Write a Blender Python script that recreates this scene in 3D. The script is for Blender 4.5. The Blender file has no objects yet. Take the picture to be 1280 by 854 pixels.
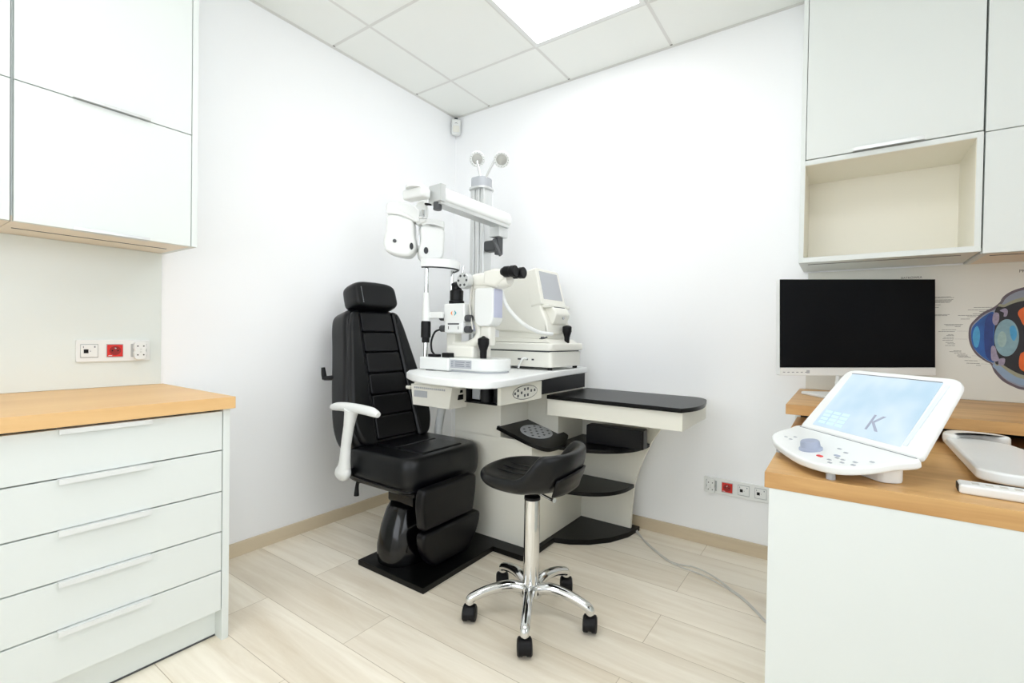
import bpy, bmesh, math, random
from mathutils import Vector, Matrix
from math import sin, cos, pi, radians

random.seed(4)
SC = bpy.context.scene
COL = SC.collection

# ------------------------------------------------------------------ materials
def srgb(r, g, b):
    def f(c):
        c /= 255.0
        return c / 12.92 if c <= 0.04045 else ((c + 0.055) / 1.055) ** 2.4
    return (f(r), f(g), f(b), 1.0)

def mat(name, col, rough=0.5, metal=0.0, bump=0.0, bscale=200.0, vary=0.0, vscale=6.0, coat=0.0, spec=0.5):
    m = bpy.data.materials.new(name)
    m.use_nodes = True
    nt = m.node_tree
    b = nt.nodes['Principled BSDF']
    b.inputs['Base Color'].default_value = col
    b.inputs['Roughness'].default_value = rough
    b.inputs['Metallic'].default_value = metal
    b.inputs['Coat Weight'].default_value = coat
    b.inputs['Specular IOR Level'].default_value = spec
    tc = nt.nodes.new('ShaderNodeTexCoord')
    if vary > 0:
        n = nt.nodes.new('ShaderNodeTexNoise')
        n.inputs['Scale'].default_value = vscale
        n.inputs['Detail'].default_value = 3
        nt.links.new(tc.outputs['Object'], n.inputs['Vector'])
        mx = nt.nodes.new('ShaderNodeMix')
        mx.data_type = 'RGBA'
        mx.inputs[6].default_value = tuple(c * (1 - vary) for c in col[:3]) + (1,)
        mx.inputs[7].default_value = tuple(min(1, c * (1 + vary)) for c in col[:3]) + (1,)
        nt.links.new(n.outputs['Fac'], mx.inputs[0])
        nt.links.new(mx.outputs[2], b.inputs['Base Color'])
    if bump > 0:
        n2 = nt.nodes.new('ShaderNodeTexNoise')
        n2.inputs['Scale'].default_value = bscale
        n2.inputs['Detail'].default_value = 2
        nt.links.new(tc.outputs['Object'], n2.inputs['Vector'])
        bp = nt.nodes.new('ShaderNodeBump')
        bp.inputs['Strength'].default_value = bump
        bp.inputs['Distance'].default_value = 0.002
        nt.links.new(n2.outputs['Fac'], bp.inputs['Height'])
        nt.links.new(bp.outputs['Normal'], b.inputs['Normal'])
    return m

def emit(name, col, strength):
    m = bpy.data.materials.new(name)
    m.use_nodes = True
    b = m.node_tree.nodes['Principled BSDF']
    b.inputs['Base Color'].default_value = col
    b.inputs['Emission Color'].default_value = col
    b.inputs['Emission Strength'].default_value = strength
    return m

def wood(name, c1, c2, axis, rough=0.45, scale=1.0, planks=None, c_gap=None, contrast=1.0):
    """oak: stretched noise grain along an axis; optional planks (length, width)"""
    m = bpy.data.materials.new(name)
    m.use_nodes = True
    nt = m.node_tree
    L = nt.links
    b = nt.nodes['Principled BSDF']
    b.inputs['Roughness'].default_value = rough
    tc = nt.nodes.new('ShaderNodeTexCoord')
    mp = nt.nodes.new('ShaderNodeMapping')
    s = [14.0 * scale] * 3
    s[axis] = 1.3 * scale
    mp.inputs['Scale'].default_value = s
    L.new(tc.outputs['Object'], mp.inputs['Vector'])
    vec = mp.outputs['Vector']
    br = None
    if planks:
        br = nt.nodes.new('ShaderNodeTexBrick')
        br.offset = 0.37
        br.offset_frequency = 2
        br.inputs['Scale'].default_value = 1.0
        br.inputs['Brick Width'].default_value = planks[0]
        br.inputs['Row Height'].default_value = planks[1]
        br.inputs['Mortar Size'].default_value = 0.0011
        br.inputs['Mortar Smooth'].default_value = 0.1
        br.inputs['Bias'].default_value = 0.0
        br.inputs['Color1'].default_value = (0, 0, 0, 1)
        br.inputs['Color2'].default_value = (1, 1, 1, 1)
        br.inputs['Mortar'].default_value = (0.5, 0.5, 0.5, 1)
        mp2 = nt.nodes.new('ShaderNodeMapping')
        mp2.inputs['Location'].default_value = (0.35, planks[2], 0)
        L.new(tc.outputs['Object'], mp2.inputs['Vector'])
        L.new(mp2.outputs['Vector'], br.inputs['Vector'])
        # shift the grain from plank to plank
        sc = nt.nodes.new('ShaderNodeVectorMath')
        sc.operation = 'SCALE'
        sc.inputs['Scale'].default_value = 17.0
        L.new(br.outputs['Color'], sc.inputs[0])
        ad = nt.nodes.new('ShaderNodeVectorMath')
        ad.operation = 'ADD'
        L.new(vec, ad.inputs[0])
        L.new(sc.outputs[0], ad.inputs[1])
        vec = ad.outputs[0]
    n = nt.nodes.new('ShaderNodeTexNoise')
    n.inputs['Scale'].default_value = 1.0
    n.inputs['Detail'].default_value = 7
    n.inputs['Roughness'].default_value = 0.62
    n.inputs['Distortion'].default_value = 0.6
    L.new(vec, n.inputs['Vector'])
    n3 = nt.nodes.new('ShaderNodeTexNoise')
    n3.inputs['Scale'].default_value = 0.23
    n3.inputs['Detail'].default_value = 2
    L.new(vec, n3.inputs['Vector'])
    av = nt.nodes.new('ShaderNodeMath')
    av.operation = 'MULTIPLY_ADD'
    av.inputs[1].default_value = 0.6
    L.new(n3.outputs['Fac'], av.inputs[0])
    hf = nt.nodes.new('ShaderNodeMath')
    hf.operation = 'MULTIPLY'
    hf.inputs[1].default_value = 0.5
    L.new(n.outputs['Fac'], hf.inputs[0])
    L.new(hf.outputs[0], av.inputs[2])
    rp = nt.nodes.new('ShaderNodeValToRGB')
    rp.color_ramp.elements[0].position = 0.5 - 0.16 / contrast
    rp.color_ramp.elements[0].color = c2
    rp.color_ramp.elements[1].position = 0.55 + 0.1 / contrast
    rp.color_ramp.elements[1].color = c1
    L.new(av.outputs[0], rp.inputs['Fac'])
    out = rp.outputs['Color']
    if planks:
        # plank to plank tone and dark seams
        mr = nt.nodes.new('ShaderNodeMapRange')
        mr.inputs['To Min'].default_value = 0.965
        mr.inputs['To Max'].default_value = 1.03
        L.new(br.outputs['Color'], mr.inputs['Value'])
        mm = nt.nodes.new('ShaderNodeVectorMath')
        mm.operation = 'SCALE'
        L.new(out, mm.inputs[0])
        L.new(mr.outputs[0], mm.inputs['Scale'])
        mx = nt.nodes.new('ShaderNodeMix')
        mx.data_type = 'RGBA'
        L.new(br.outputs['Fac'], mx.inputs[0])
        L.new(mm.outputs[0], mx.inputs[6])
        mx.inputs[7].default_value = c_gap
        out = mx.outputs[2]
    L.new(out, b.inputs['Base Color'])
    bp = nt.nodes.new('ShaderNodeBump')
    bp.inputs['Strength'].default_value = 0.08
    bp.inputs['Distance'].default_value = 0.002
    L.new(n.outputs['Fac'], bp.inputs['Height'])
    L.new(bp.outputs['Normal'], b.inputs['Normal'])
    return m

M = {}
M['wall'] = mat('wall_paint', srgb(247, 248, 249), 0.7, bump=0.05, bscale=300)
M['ceil'] = mat('ceiling_tile', srgb(243, 245, 241), 0.85, bump=0.1, bscale=500)
M['tbar'] = mat('ceiling_bar', srgb(222, 222, 218), 0.6, bump=0.02)
M['tbar_gap'] = mat('ceiling_shadow_gap', srgb(120, 118, 112), 0.8, bump=0.02)
M['floor'] = wood('floor_oak', srgb(249, 241, 225), srgb(216, 202, 178), 0, rough=0.4, scale=1.5, contrast=0.9,
                  planks=(1.28, 0.2, 0.15), c_gap=srgb(190, 176, 152))
M['skirt_y'] = wood('skirting_oak', srgb(216, 201, 174), srgb(188, 170, 142), 1, 0.45)
M['skirt_x'] = wood('skirting_oak_long', srgb(216, 201, 174), srgb(188, 170, 142), 0, 0.45)
M['top_y'] = wood('worktop_oak', srgb(229, 189, 132), srgb(219, 174, 116), 1, 0.42, 1.6)
M['top_x'] = wood('desk_oak', srgb(214, 171, 112), srgb(174, 127, 72), 0, 0.42, 2.4)
M['lam'] = mat('white_laminate', srgb(224, 229, 226), 0.5, vary=0.01, vscale=2)
M['lam_in'] = mat('cream_laminate_inside', srgb(240, 236, 222), 0.4, vary=0.01, vscale=2)
M['lam_under'] = mat('beige_underside', srgb(236, 226, 210), 0.5, vary=0.02, vscale=3)
M['handle'] = mat('satin_white_handle', srgb(226, 229, 227), 0.4, vary=0.01)
M['alu'] = mat('brushed_aluminium', srgb(212, 214, 213), 0.3, 0.6, vary=0.03, vscale=60)
M['chrome'] = mat('chrome', srgb(225, 226, 226), 0.08, 1.0, vary=0.02, vscale=30)
M['gap'] = mat('dark_gap', srgb(40, 44, 42), 0.7, vary=0.03)  # shade between fronts and under the ledge, put into a dark colour
M['leather'] = mat('black_leather', srgb(10, 11, 13), 0.28, spec=0.32, bump=0.25, bscale=420, vary=0.12, vscale=9)
M['leather2'] = mat('black_leather_pads', srgb(8, 8, 11), 0.32, spec=0.28, bump=0.25, bscale=420, vary=0.12, vscale=9)
M['gloss'] = mat('black_gloss', srgb(6, 6, 7), 0.14, vary=0.05)
M['black'] = mat('black_plastic', srgb(11, 11, 13), 0.42, spec=0.25, bump=0.05, bscale=500, vary=0.05)
M['lacq'] = mat('black_lacquer_board', srgb(8, 8, 8), 0.32, spec=0.22, vary=0.05, vscale=20)
M['grey'] = mat('grey_plastic', srgb(70, 72, 74), 0.45, vary=0.05)
M['white'] = mat('white_plastic', srgb(231, 233, 231), 0.3, vary=0.008, vscale=4)
M['cream'] = mat('cream_enamel', srgb(232, 231, 222), 0.28, vary=0.008, vscale=4)
M['unit'] = mat('ivory_unit_laminate', srgb(236, 234, 222), 0.4, vary=0.01, vscale=3)
M['table'] = mat('white_table_laminate', srgb(236, 238, 237), 0.32, vary=0.006)
M['lilac'] = mat('lilac_panel', srgb(196, 200, 222), 0.35, vary=0.02)
M['red'] = mat('red_socket', srgb(214, 34, 24), 0.3, vary=0.03, vscale=40)
M['red_dark'] = mat('red_socket_well', srgb(150, 18, 14), 0.35, vary=0.03)
M['orange'] = mat('orange_mark', srgb(240, 140, 50), 0.5, vary=0.02)
M['teal'] = mat('teal_mark', srgb(20, 150, 160), 0.5, vary=0.02)
M['print'] = mat('grey_print', srgb(120, 124, 132), 0.6, vary=0.03)
M['screen_off'] = mat('dark_screen', srgb(4, 6, 10), 0.35, vary=0.1, vscale=3, spec=0.12)
M['lcd_grey'] = mat('grey_lcd', srgb(178, 181, 186), 0.25, vary=0.02)
M['lens'] = mat('frosted_lens', srgb(186, 186, 180), 0.35, vary=0.05, vscale=80)
M['glassy'] = mat('dark_lens', srgb(24, 24, 27), 0.15, spec=0.3, vary=0.05)
M['knob'] = mat('bluegrey_knob', srgb(160, 168, 188), 0.4, vary=0.02)
M['cable_w'] = mat('white_cable', srgb(205, 203, 196), 0.45, vary=0.02)
M['poster'] = mat('poster_paper', srgb(222, 222, 214), 0.35, vary=0.01)
M['ink'] = mat('poster_ink', srgb(70, 70, 66), 0.6, vary=0.05)
M['seam_grey'] = mat('plate_seam_grey', srgb(176, 180, 180), 0.5, vary=0.02)  # shadow line around socket modules as a darker grey
M['ink_soft'] = mat('poster_small_print', srgb(112, 112, 106), 0.6, vary=0.05)
M['film'] = mat('clear_film_edge', srgb(225, 236, 244), 0.15, vary=0.03, vscale=60)
M['light'] = emit('light_diffuser', (0.965, 0.973, 1.0, 1), 7.5)

# ------------------------------------------------------------------ geometry collectors
class MB:
    def __init__(s, T=None):
        s.bm = bmesh.new()
        s.T = T or Matrix.Identity(4)
    def _new(s, geom_verts, smooth=None):
        bmesh.ops.transform(s.bm, matrix=s.T, verts=geom_verts)
    def box(s, a, b, bev=0.0, seg=2, T=None):
        t = bmesh.new()
        bmesh.ops.create_cube(t, size=1.0)
        c = [(a[i] + b[i]) / 2 for i in range(3)]
        d = [abs(b[i] - a[i]) for i in range(3)]
        for v in t.verts:
            v.co = Vector([c[i] + v.co[i] * d[i] for i in range(3)])
        if bev > 0:
            bmesh.ops.bevel(t, geom=t.edges[:], offset=min(bev, min(d) * 0.49), segments=seg, profile=0.5, affect='EDGES')
        if T is not None:
            bmesh.ops.transform(t, matrix=T, verts=t.verts)
        s.merge(t)
        return s
    def merge(s, t):
        bmesh.ops.transform(t, matrix=s.T, verts=t.verts)
        me = bpy.data.meshes.new('tmp')
        t.to_mesh(me)
        t.free()
        s.bm.from_mesh(me)
        bpy.data.meshes.remove(me)
    def cyl(s, p, q, r, r2=None, n=24, bev=0.0, cap=True):
        p, q = Vector(p), Vector(q)
        d = q - p
        L = d.length
        t = bmesh.new()
        bmesh.ops.create_cone(t, cap_ends=cap, segments=n, radius1=r, radius2=r if r2 is None else r2, depth=L)
        if bev > 0:
            es = [e for e in t.edges if abs(abs(e.verts[0].co.z) - L / 2) < 1e-6 and abs(e.verts[0].co.z - e.verts[1].co.z) < 1e-6]
            bmesh.ops.bevel(t, geom=es, offset=bev, segments=2, profile=0.5, affect='EDGES')
        R = d.to_track_quat('Z', 'Y').to_matrix().to_4x4()
        bmesh.ops.transform(t, matrix=Matrix.Translation((p + q) / 2) @ R, verts=t.verts)
        s.merge(t)
        return s
    def sphere(s, c, r, sc=(1, 1, 1), n=20):
        t = bmesh.new()
        bmesh.ops.create_uvsphere(t, u_segments=n, v_segments=max(8, n // 2), radius=r)
        bmesh.ops.transform(t, matrix=Matrix.Translation(c) @ Matrix.Diagonal((*sc, 1)), verts=t.verts)
        s.merge(t)
        return s
    def tube(s, pts, r, n=10, closed_ends=True):
        """round tube along a smoothed polyline; r a number or one per point"""
        P = smooth(pts) if len(pts) > 2 else [Vector(p) for p in pts]
        m = len(P)
        t = bmesh.new()
        rings = []
        up = Vector((0, 0, 1))
        prev = None
        for i, p in enumerate(P):
            tan = (P[min(i + 1, m - 1)] - P[max(i - 1, 0)]).normalized()
            a = prev if prev is not None else (up if abs(tan.dot(up)) < 0.9 else Vector((1, 0, 0)))
            x = (a - tan * a.dot(tan)).normalized()
            prev = x
            y = tan.cross(x)
            if isinstance(r, (int, float)):
                rr = r
            else:
                f = i / (m - 1) * (len(r) - 1)
                k = min(int(f), len(r) - 2)
                rr = r[k] + (r[k + 1] - r[k]) * (f - k)
            rings.append([t.verts.new(p + x * rr * cos(2 * pi * j / n) + y * rr * sin(2 * pi * j / n)) for j in range(n)])
        for a, b in zip(rings, rings[1:]):
            for j in range(n):
                t.faces.new((a[j], a[(j + 1) % n], b[(j + 1) % n], b[j]))
        if closed_ends:
            t.faces.new(rings[0][::-1])
            t.faces.new(rings[-1])
        s.merge(t)
        return s
    def prism(s, poly, lo, hi, axis='z', bev=0.0, seg=2, T=None, inset=0.0):
        """polygon extruded along an axis. z: (x,y); y: (x,z); x: (y,z)"""
        def co(p, h):
            return {'z': (p[0], p[1], h), 'y': (p[0], h, p[1]), 'x': (h, p[0], p[1])}[axis]
        t = bmesh.new()
        A = [t.verts.new(co(p, lo)) for p in poly]
        B = [t.verts.new(co(p, hi)) for p in poly]
        n = len(poly)
        fa = t.faces.new(A)
        fb = t.faces.new(B)
        for i in range(n):
            t.faces.new((A[i], A[(i + 1) % n], B[(i + 1) % n], B[i]))
        bmesh.ops.recalc_face_normals(t, faces=t.faces[:])
        if bev > 0:
            es = list(fa.edges) + list(fb.edges)
            bmesh.ops.bevel(t, geom=es, offset=bev, segments=seg, profile=0.5, affect='EDGES')
        if T is not None:
            bmesh.ops.transform(t, matrix=T, verts=t.verts)
        s.merge(t)
        return s
    def lathe(s, prof, c, n=32, sx=1.0, sy=1.0, axis='z'):
        """profile [(r, h)] spun about an axis through c"""
        t = bmesh.new()
        rings = []
        for r, h in prof:
            ring = []
            for j in range(n):
                a = 2 * pi * j / n
                x, y = r * cos(a) * sx, r * sin(a) * sy
                v = {'z': (c[0] + x, c[1] + y, c[2] + h), 'y': (c[0] + x, c[1] + h, c[2] + y), 'x': (c[0] + h, c[1] + x, c[2] + y)}[axis]
                ring.append(t.verts.new(v))
            rings.append(ring)
        for a, b in zip(rings, rings[1:]):
            for j in range(n):
                t.faces.new((a[j], a[(j + 1) % n], b[(j + 1) % n], b[j]))
        t.faces.new(rings[0])
        t.faces.new(rings[-1])
        bmesh.ops.recalc_face_normals(t, faces=t.faces[:])
        s.merge(t)
        return s
    def grid(s, fn, nu, nv, closed_u=False):
        """surface fn(i, j) -> point"""
        t = bmesh.new()
        V = [[t.verts.new(fn(i, j)) for j in range(nv)] for i in range(nu)]
        for i in range(nu if closed_u else nu - 1):
            for j in range(nv - 1):
                t.faces.new((V[i][j], V[(i + 1) % nu][j], V[(i + 1) % nu][j + 1], V[i][j + 1]))
        bmesh.ops.remove_doubles(t, verts=t.verts[:], dist=1e-6)
        bmesh.ops.recalc_face_normals(t, faces=t.faces[:])
        s.merge(t)
        return s
    def quad(s, a, b, c, d):
        vs = [s.bm.verts.new(s.T @ Vector(p)) for p in (a, b, c, d)]
        s.bm.faces.new(vs)
        return s
    def build(s, name, material, parent=None, smooth_angle=40, subsurf=0):
        me = bpy.data.meshes.new(name)
        base = origin_of(parent)
        bmesh.ops.recalc_face_normals(s.bm, faces=s.bm.faces[:])
        if parent is not None:
            bmesh.ops.translate(s.bm, vec=-base, verts=s.bm.verts[:])
        for f in s.bm.faces:
            f.smooth = True
        s.bm.to_mesh(me)
        s.bm.free()
        me.set_sharp_from_angle(angle=radians(smooth_angle))
        o = bpy.data.objects.new(name, me)
        COL.objects.link(o)
        me.materials.append(M[material])
        if parent is not None:
            o.parent = parent
        if not subsurf and len(me.polygons) > 6:
            wn = o.modifiers.new('WeightedNormal', 'WEIGHTED_NORMAL')
            wn.keep_sharp = True
            wn.weight = 80
        if subsurf:
            md = o.modifiers.new('Subdivision', 'SUBSURF')
            md.levels = subsurf
            md.render_levels = subsurf
        return o

def origin_of(o):
    v = Vector((0, 0, 0))
    while o is not None:
        v += o.location
        o = o.parent
    return v

def smooth(pts, k=8):
    P = [Vector(p) for p in pts]
    out = []
    for i in range(len(P) - 1):
        p0, p1, p2, p3 = P[max(i - 1, 0)], P[i], P[i + 1], P[min(i + 2, len(P) - 1)]
        for j in range(k):
            t = j / k
            out.append(0.5 * ((2 * p1) + (p2 - p0) * t + (2 * p0 - 5 * p1 + 4 * p2 - p3) * t * t + (3 * p1 - p0 - 3 * p2 + p3) * t ** 3))
    out.append(P[-1])
    return out

def smooth2(pts, k=6, closed=True):
    """closed Catmull-Rom loop through 2D points"""
    n = len(pts)
    out = []
    for i in range(n):
        p0, p1, p2, p3 = [Vector(pts[(i + d) % n]) for d in (-1, 0, 1, 2)]
        for j in range(k):
            t = j / k
            v = 0.5 * ((2 * p1) + (p2 - p0) * t + (2 * p0 - 5 * p1 + 4 * p2 - p3) * t * t + (3 * p1 - p0 - 3 * p2 + p3) * t ** 3)
            out.append((v.x, v.y))
    return out

def rrect(x0, y0, x1, y1, r, k=5):
    out = []
    for cx, cy, a0 in ((x1 - r, y1 - r, 0), (x0 + r, y1 - r, 90), (x0 + r, y0 + r, 180), (x1 - r, y0 + r, 270)):
        for i in range(k + 1):
            a = radians(a0 + 90 * i / k)
            out.append((cx + r * cos(a), cy + r * sin(a)))
    return out

def rpoly(pts, rad, k=5):
    """polygon with rounded corners; rad one number or one per corner"""
    n = len(pts)
    out = []
    for i in range(n):
        r = rad if isinstance(rad, (int, float)) else rad[i]
        p = Vector(pts[i])
        a = Vector(pts[i - 1]) - p
        b = Vector(pts[(i + 1) % n]) - p
        if r <= 0:
            out.append((p.x, p.y))
            continue
        la, lb = a.length, b.length
        r = min(r, la * 0.49, lb * 0.49)
        pa, pb = p + a.normalized() * r, p + b.normalized() * r
        for j in range(k + 1):
            t = j / k
            v = pa * (1 - t) ** 2 + p * 2 * t * (1 - t) + pb * t * t
            out.append((v.x, v.y))
    return out

def thing(name, label, cat, loc, group=None):
    o = bpy.data.objects.new(name, None)
    o.empty_display_size = 0.1
    COL.objects.link(o)
    o.location = loc
    o['label'] = label
    o['category'] = cat
    if group:
        o['group'] = group
    return o

def tag(o, label, cat, group=None):
    o['label'] = label
    o['category'] = cat
    if group:
        o['group'] = group
    return o

def struct(o):
    o['kind'] = 'structure'
    return o

def text_part(name, string, size, material, T, parent, extrude=0.0004, align='CENTER'):
    cu = bpy.data.curves.new('lettering', 'FONT')
    cu.body = string
    cu.size = size
    cu.extrude = extrude
    cu.align_x = align
    cu.align_y = 'CENTER'
    tmp = bpy.data.objects.new('lettering_tmp', cu)
    COL.objects.link(tmp)
    dg = bpy.context.evaluated_depsgraph_get()
    me = bpy.data.meshes.new_from_object(tmp.evaluated_get(dg))
    bpy.data.objects.remove(tmp)
    me.transform(Matrix.Translation(-origin_of(parent)) @ T)
    o = bpy.data.objects.new(name, me)
    me.materials.clear()
    me.materials.append(M[material])
    COL.objects.link(o)
    o.parent = parent
    return o

def frame(o, x, y):
    """matrix with local x, y axes at o (z = x cross y)"""
    x = Vector(x).normalized()
    y = Vector(y)
    y = (y - x * y.dot(x)).normalized()
    z = x.cross(y)
    m = Matrix.Identity(4)
    for i in range(3):
        m[i][0], m[i][1], m[i][2], m[i][3] = x[i], y[i], z[i], o[i]
    return m

# ------------------------------------------------------------------ camera
cam = bpy.data.cameras.new('camera')
co = bpy.data.objects.new('camera', cam)
COL.objects.link(co)
CAM = Vector((2.27015, -2.51727, 1.03402))
rx, ux, fx = Vector((0.820088, 0.572017, 0.015887)), Vector((-0.019937, 0.000816, 0.999801)), Vector((-0.57189, 0.820241, -0.012074))
ux = rx.cross(fx).normalized()
co.matrix_world = Matrix(((rx.x, ux.x, -fx.x, CAM.x), (rx.y, ux.y, -fx.y, CAM.y), (rx.z, ux.z, -fx.z, CAM.z), (0, 0, 0, 1)))
cam.sensor_width = 36.0
cam.lens = 591.23 * 36.0 / 1280.0
cam.clip_start = 0.02
SC.camera = co

# ------------------------------------------------------------------ room
H, RX, RY = 2.563, 3.3, -4.2
struct(MB().box((0, RY, -0.05), (RX, 0, 0)).build('floor', 'floor'))
struct(MB().box((-0.1, RY, 0), (0, 0.1, H + 0.02)).build('wall_left', 'wall'))
struct(MB().box((0, 0, 0), (RX + 0.1, 0.1, H + 0.02)).build('wall_back', 'wall'))
gm = bpy.data.materials.new('window_glass')
gm.use_nodes = True
gn = gm.node_tree
gn.nodes.clear()
go, gt, gg_, gx, gf = [gn.nodes.new(k) for k in ('ShaderNodeOutputMaterial', 'ShaderNodeBsdfTransparent', 'ShaderNodeBsdfGlossy', 'ShaderNodeMixShader', 'ShaderNodeFresnel')]
gg_.inputs['Roughness'].default_value = 0.02
gn.links.new(gf.outputs[0], gx.inputs[0]); gn.links.new(gt.outputs[0], gx.inputs[1]); gn.links.new(gg_.outputs[0], gx.inputs[2]); gn.links.new(gx.outputs[0], go.inputs[0])
M['glass'] = gm

def fill_window_wall(name, n, T, w0, w1, a0, a1, z0, z1):
    """wall with one window; local x along the wall, y outward, z up"""
    zt = H + 0.02
    b = MB(T)
    b.box((w0, 0, 0), (a0, 0.1, zt)).box((a1, 0, 0), (w1, 0.1, zt)).box((a0, 0, 0), (a1, 0.1, z0)).box((a0, 0, z1), (a1, 0.1, zt))
    struct(b.build(name, 'wall'))
    f = MB(T)
    for p, q in (((a0, z0), (a1, z0 + 0.06)), ((a0, z1 - 0.06), (a1, z1)), ((a0, z0), (a0 + 0.06, z1)), ((a1 - 0.06, z0), (a1, z1)), (((a0 + a1) / 2 - 0.035, z0), ((a0 + a1) / 2 + 0.035, z1))):
        f.box((p[0], 0.03, p[1]), (q[0], 0.09, q[1]), 0.004)
    wf = struct(f.build('window_%d' % n, 'white'))
    struct(MB(T).box((a0 + 0.06, 0.058, z0 + 0.06), (a1 - 0.06, 0.062, z1 - 0.06)).build('window_%d_glass' % n, 'glass', wf))
    pl = bpy.data.lights.new('window_portal', 'AREA')
    pl.shape = 'RECTANGLE'
    pl.size, pl.size_y = a1 - a0, z1 - z0
    pl.cycles.is_portal = True
    po = bpy.data.objects.new('window_portal', pl)
    COL.objects.link(po)
    po.matrix_world = T @ Matrix.Translation(((a0 + a1) / 2, 0.11, (z0 + z1) / 2)) @ Matrix.Rotation(radians(-90), 4, 'X')

# right wall: x runs along -Y, outward +X
fill_window_wall('wall_right', 1, Matrix(((0, 1, 0, RX), (-1, 0, 0, 0), (0, 0, 1, 0), (0, 0, 0, 1))), 0.0, -RY, 1.2, 3.5, 0.85, 2.35)  # unseen opening added to brighten the left side with daylight
# front wall behind the camera: x runs along -X, outward -Y
fill_window_wall('wall_front', 2, Matrix(((-1, 0, 0, RX + 0.1), (0, -1, 0, RY), (0, 0, 1, 0), (0, 0, 0, 1))), 0.0, RX + 0.2, 0.5, 2.9, 0.6, 2.35)  # unseen opening added as frontal daylight fill for the back wall

ceil = struct(MB().box((0, RY, H), (RX, 0, H + 0.05)).build('ceiling', 'ceil'))
TX, TY = 0.311, -0.392
g = MB()
gg = MB()
xs = [TX + 0.6 * k for k in range(-1, 6) if 0.02 < TX + 0.6 * k < RX]
ys = [TY - 0.6 * k for k in range(0, 8) if TY - 0.6 * k > RY]
for x in xs:
    g.box((x - 0.0075, RY + 0.012, H - 0.0012), (x + 0.0075, -0.026, H + 0.001))
    gg.box((x - 0.006, -0.026, H - 0.0015), (x + 0.006, -0.017, H + 0.001))
for y in ys:
    g.box((0.026, y - 0.0075, H - 0.0014), (RX - 0.012, y + 0.0075, H + 0.001))
    gg.box((0.017, y - 0.006, H - 0.0015), (0.026, y + 0.006, H + 0.001))
struct(g.build('trim_1', 'tbar', ceil))
struct(gg.build('trim_2', 'tbar_gap', ceil))
t = MB()
t.box((0, RY, H - 0.0016), (0.017, 0, H))
t.box((0, -0.017, H - 0.0016), (RX, 0, H))
struct(t.build('trim_3', 'tbar', ceil))
t = MB()
t.box((0, -0.003, H - 0.004), (RX, 0, H - 0.0016))
t.box((0, RY, H - 0.004), (0.003, 0, H - 0.0016))
struct(t.build('trim_4', 'tbar', ceil))
struct(MB().prism([(0, 0), (0.013, 0), (0.013, 0.056), (0.009, 0.0616), (0, 0.0616)], RY, -0.013, 'y').build('baseboard_left', 'skirt_y'))
struct(MB().prism([(0, 0), (-0.013, 0), (-0.013, 0.056), (-0.009, 0.0616), (0, 0.0616)], 0, 2.13, 'x').build('baseboard_back', 'skirt_x'))

def ceiling_light(i, j, label):
    x0, y1 = TX + 0.6 * i, TY - 0.6 * j
    x1, y0 = x0 + 0.6, y1 - 0.6
    o = thing('ceiling_light', label, 'ceiling light', ((x0 + x1) / 2, (y0 + y1) / 2, H), 'square ceiling light panels')
    f = MB()
    e, z0, z1 = 0.028, H - 0.006, H - 0.0002
    f.box((x0 + 0.004, y0 + 0.004, z0), (x1 - 0.004, y0 + e, z1), 0.001)
    f.box((x0 + 0.004, y1 - e, z0), (x1 - 0.004, y1 - 0.004, z1), 0.001)
    f.box((x0 + 0.004, y0 + e, z0), (x0 + e, y1 - e, z1), 0.001)
    f.box((x1 - e, y0 + e, z0), (x1 - 0.004, y1 - e, z1), 0.001)
    f.build('frame', 'white', o)
    MB().box((x0 + e, y0 + e, H - 0.004), (x1 - e, y1 - e, H - 0.0002)).build('diffuser', 'light', o)

ceiling_light(1, 0, 'bright square ceiling light panel above the back wall in the tiled ceiling')
ceiling_light(1, 3, 'square ceiling light panel over the near end of the room')
ceiling_light(3, 2, 'square ceiling light panel over the desk side of the room')

# corner motion sensor
o = thing('motion_sensor', 'small white motion sensor high in the corner below the ceiling', 'sensor', (0.03, -0.03, 2.42))
T = Matrix.Translation((0.036, -0.036, 2.477)) @ Matrix.Rotation(radians(-45), 4, 'Z')
# local +x faces the room (1,-1)
MB(T).prism(rrect(-0.031, -0.052, 0.031, 0.052, 0.012), -0.012, 0.022, 'x', 0.007, 3).build('housing', 'white', o)
MB(T).prism(rrect(-0.022, -0.04, 0.022, 0.005, 0.008), 0.0222, 0.0262, 'x', 0.002).build('lens_window', 'cream', o)
MB(T).prism(smooth2([(-0.012, 0.02), (0, 0.026), (0.012, 0.02), (0, 0.023)]), 0.0222, 0.0232, 'x').build('indicator_slot', 'grey', o)
MB(T).box((-0.03, -0.012, 0.04), (-0.008, 0.012, 0.075), 0.003).build('bracket', 'grey', o)

# ------------------------------------------------------------------ left wall: drawers, worktop, wall cabinets
DX = 0.59
o = thing('drawer_cabinet', 'white base cabinet with five long drawers under the oak worktop', 'cabinet', (0.3, -2.07, 0))
Y0, Y1 = -2.376, -1.755
b = MB()
b.box((0.02, Y1 - 0.0005, 0), (DX, Y1 - 0.022, 0.775), 0.001)      # right side panel to the floor
b.box((0.02, Y0, 0), (DX - 0.02, Y0 + 0.018, 0.775))
b.box((0.02, Y0 + 0.018, 0.1), (DX - 0.024, Y1 - 0.022, 0.118))
b.box((0.02, Y0 + 0.018, 0.74), (DX - 0.024, Y1 - 0.022, 0.775))
b.box((0.02, Y0 + 0.018, 0.1), (0.03, Y1 - 0.022, 0.775))
b.build('carcass', 'lam', o)
MB().box((DX - 0.062, Y0, 0.004), (DX - 0.047, Y1 - 0.022, 0.1)).build('plinth', 'lam', o)
MB().box((DX - 0.05, Y0, 0.0), (DX - 0.046, Y1 - 0.0225, 0.006)).build('plinth_seal', 'grey', o)
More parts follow.
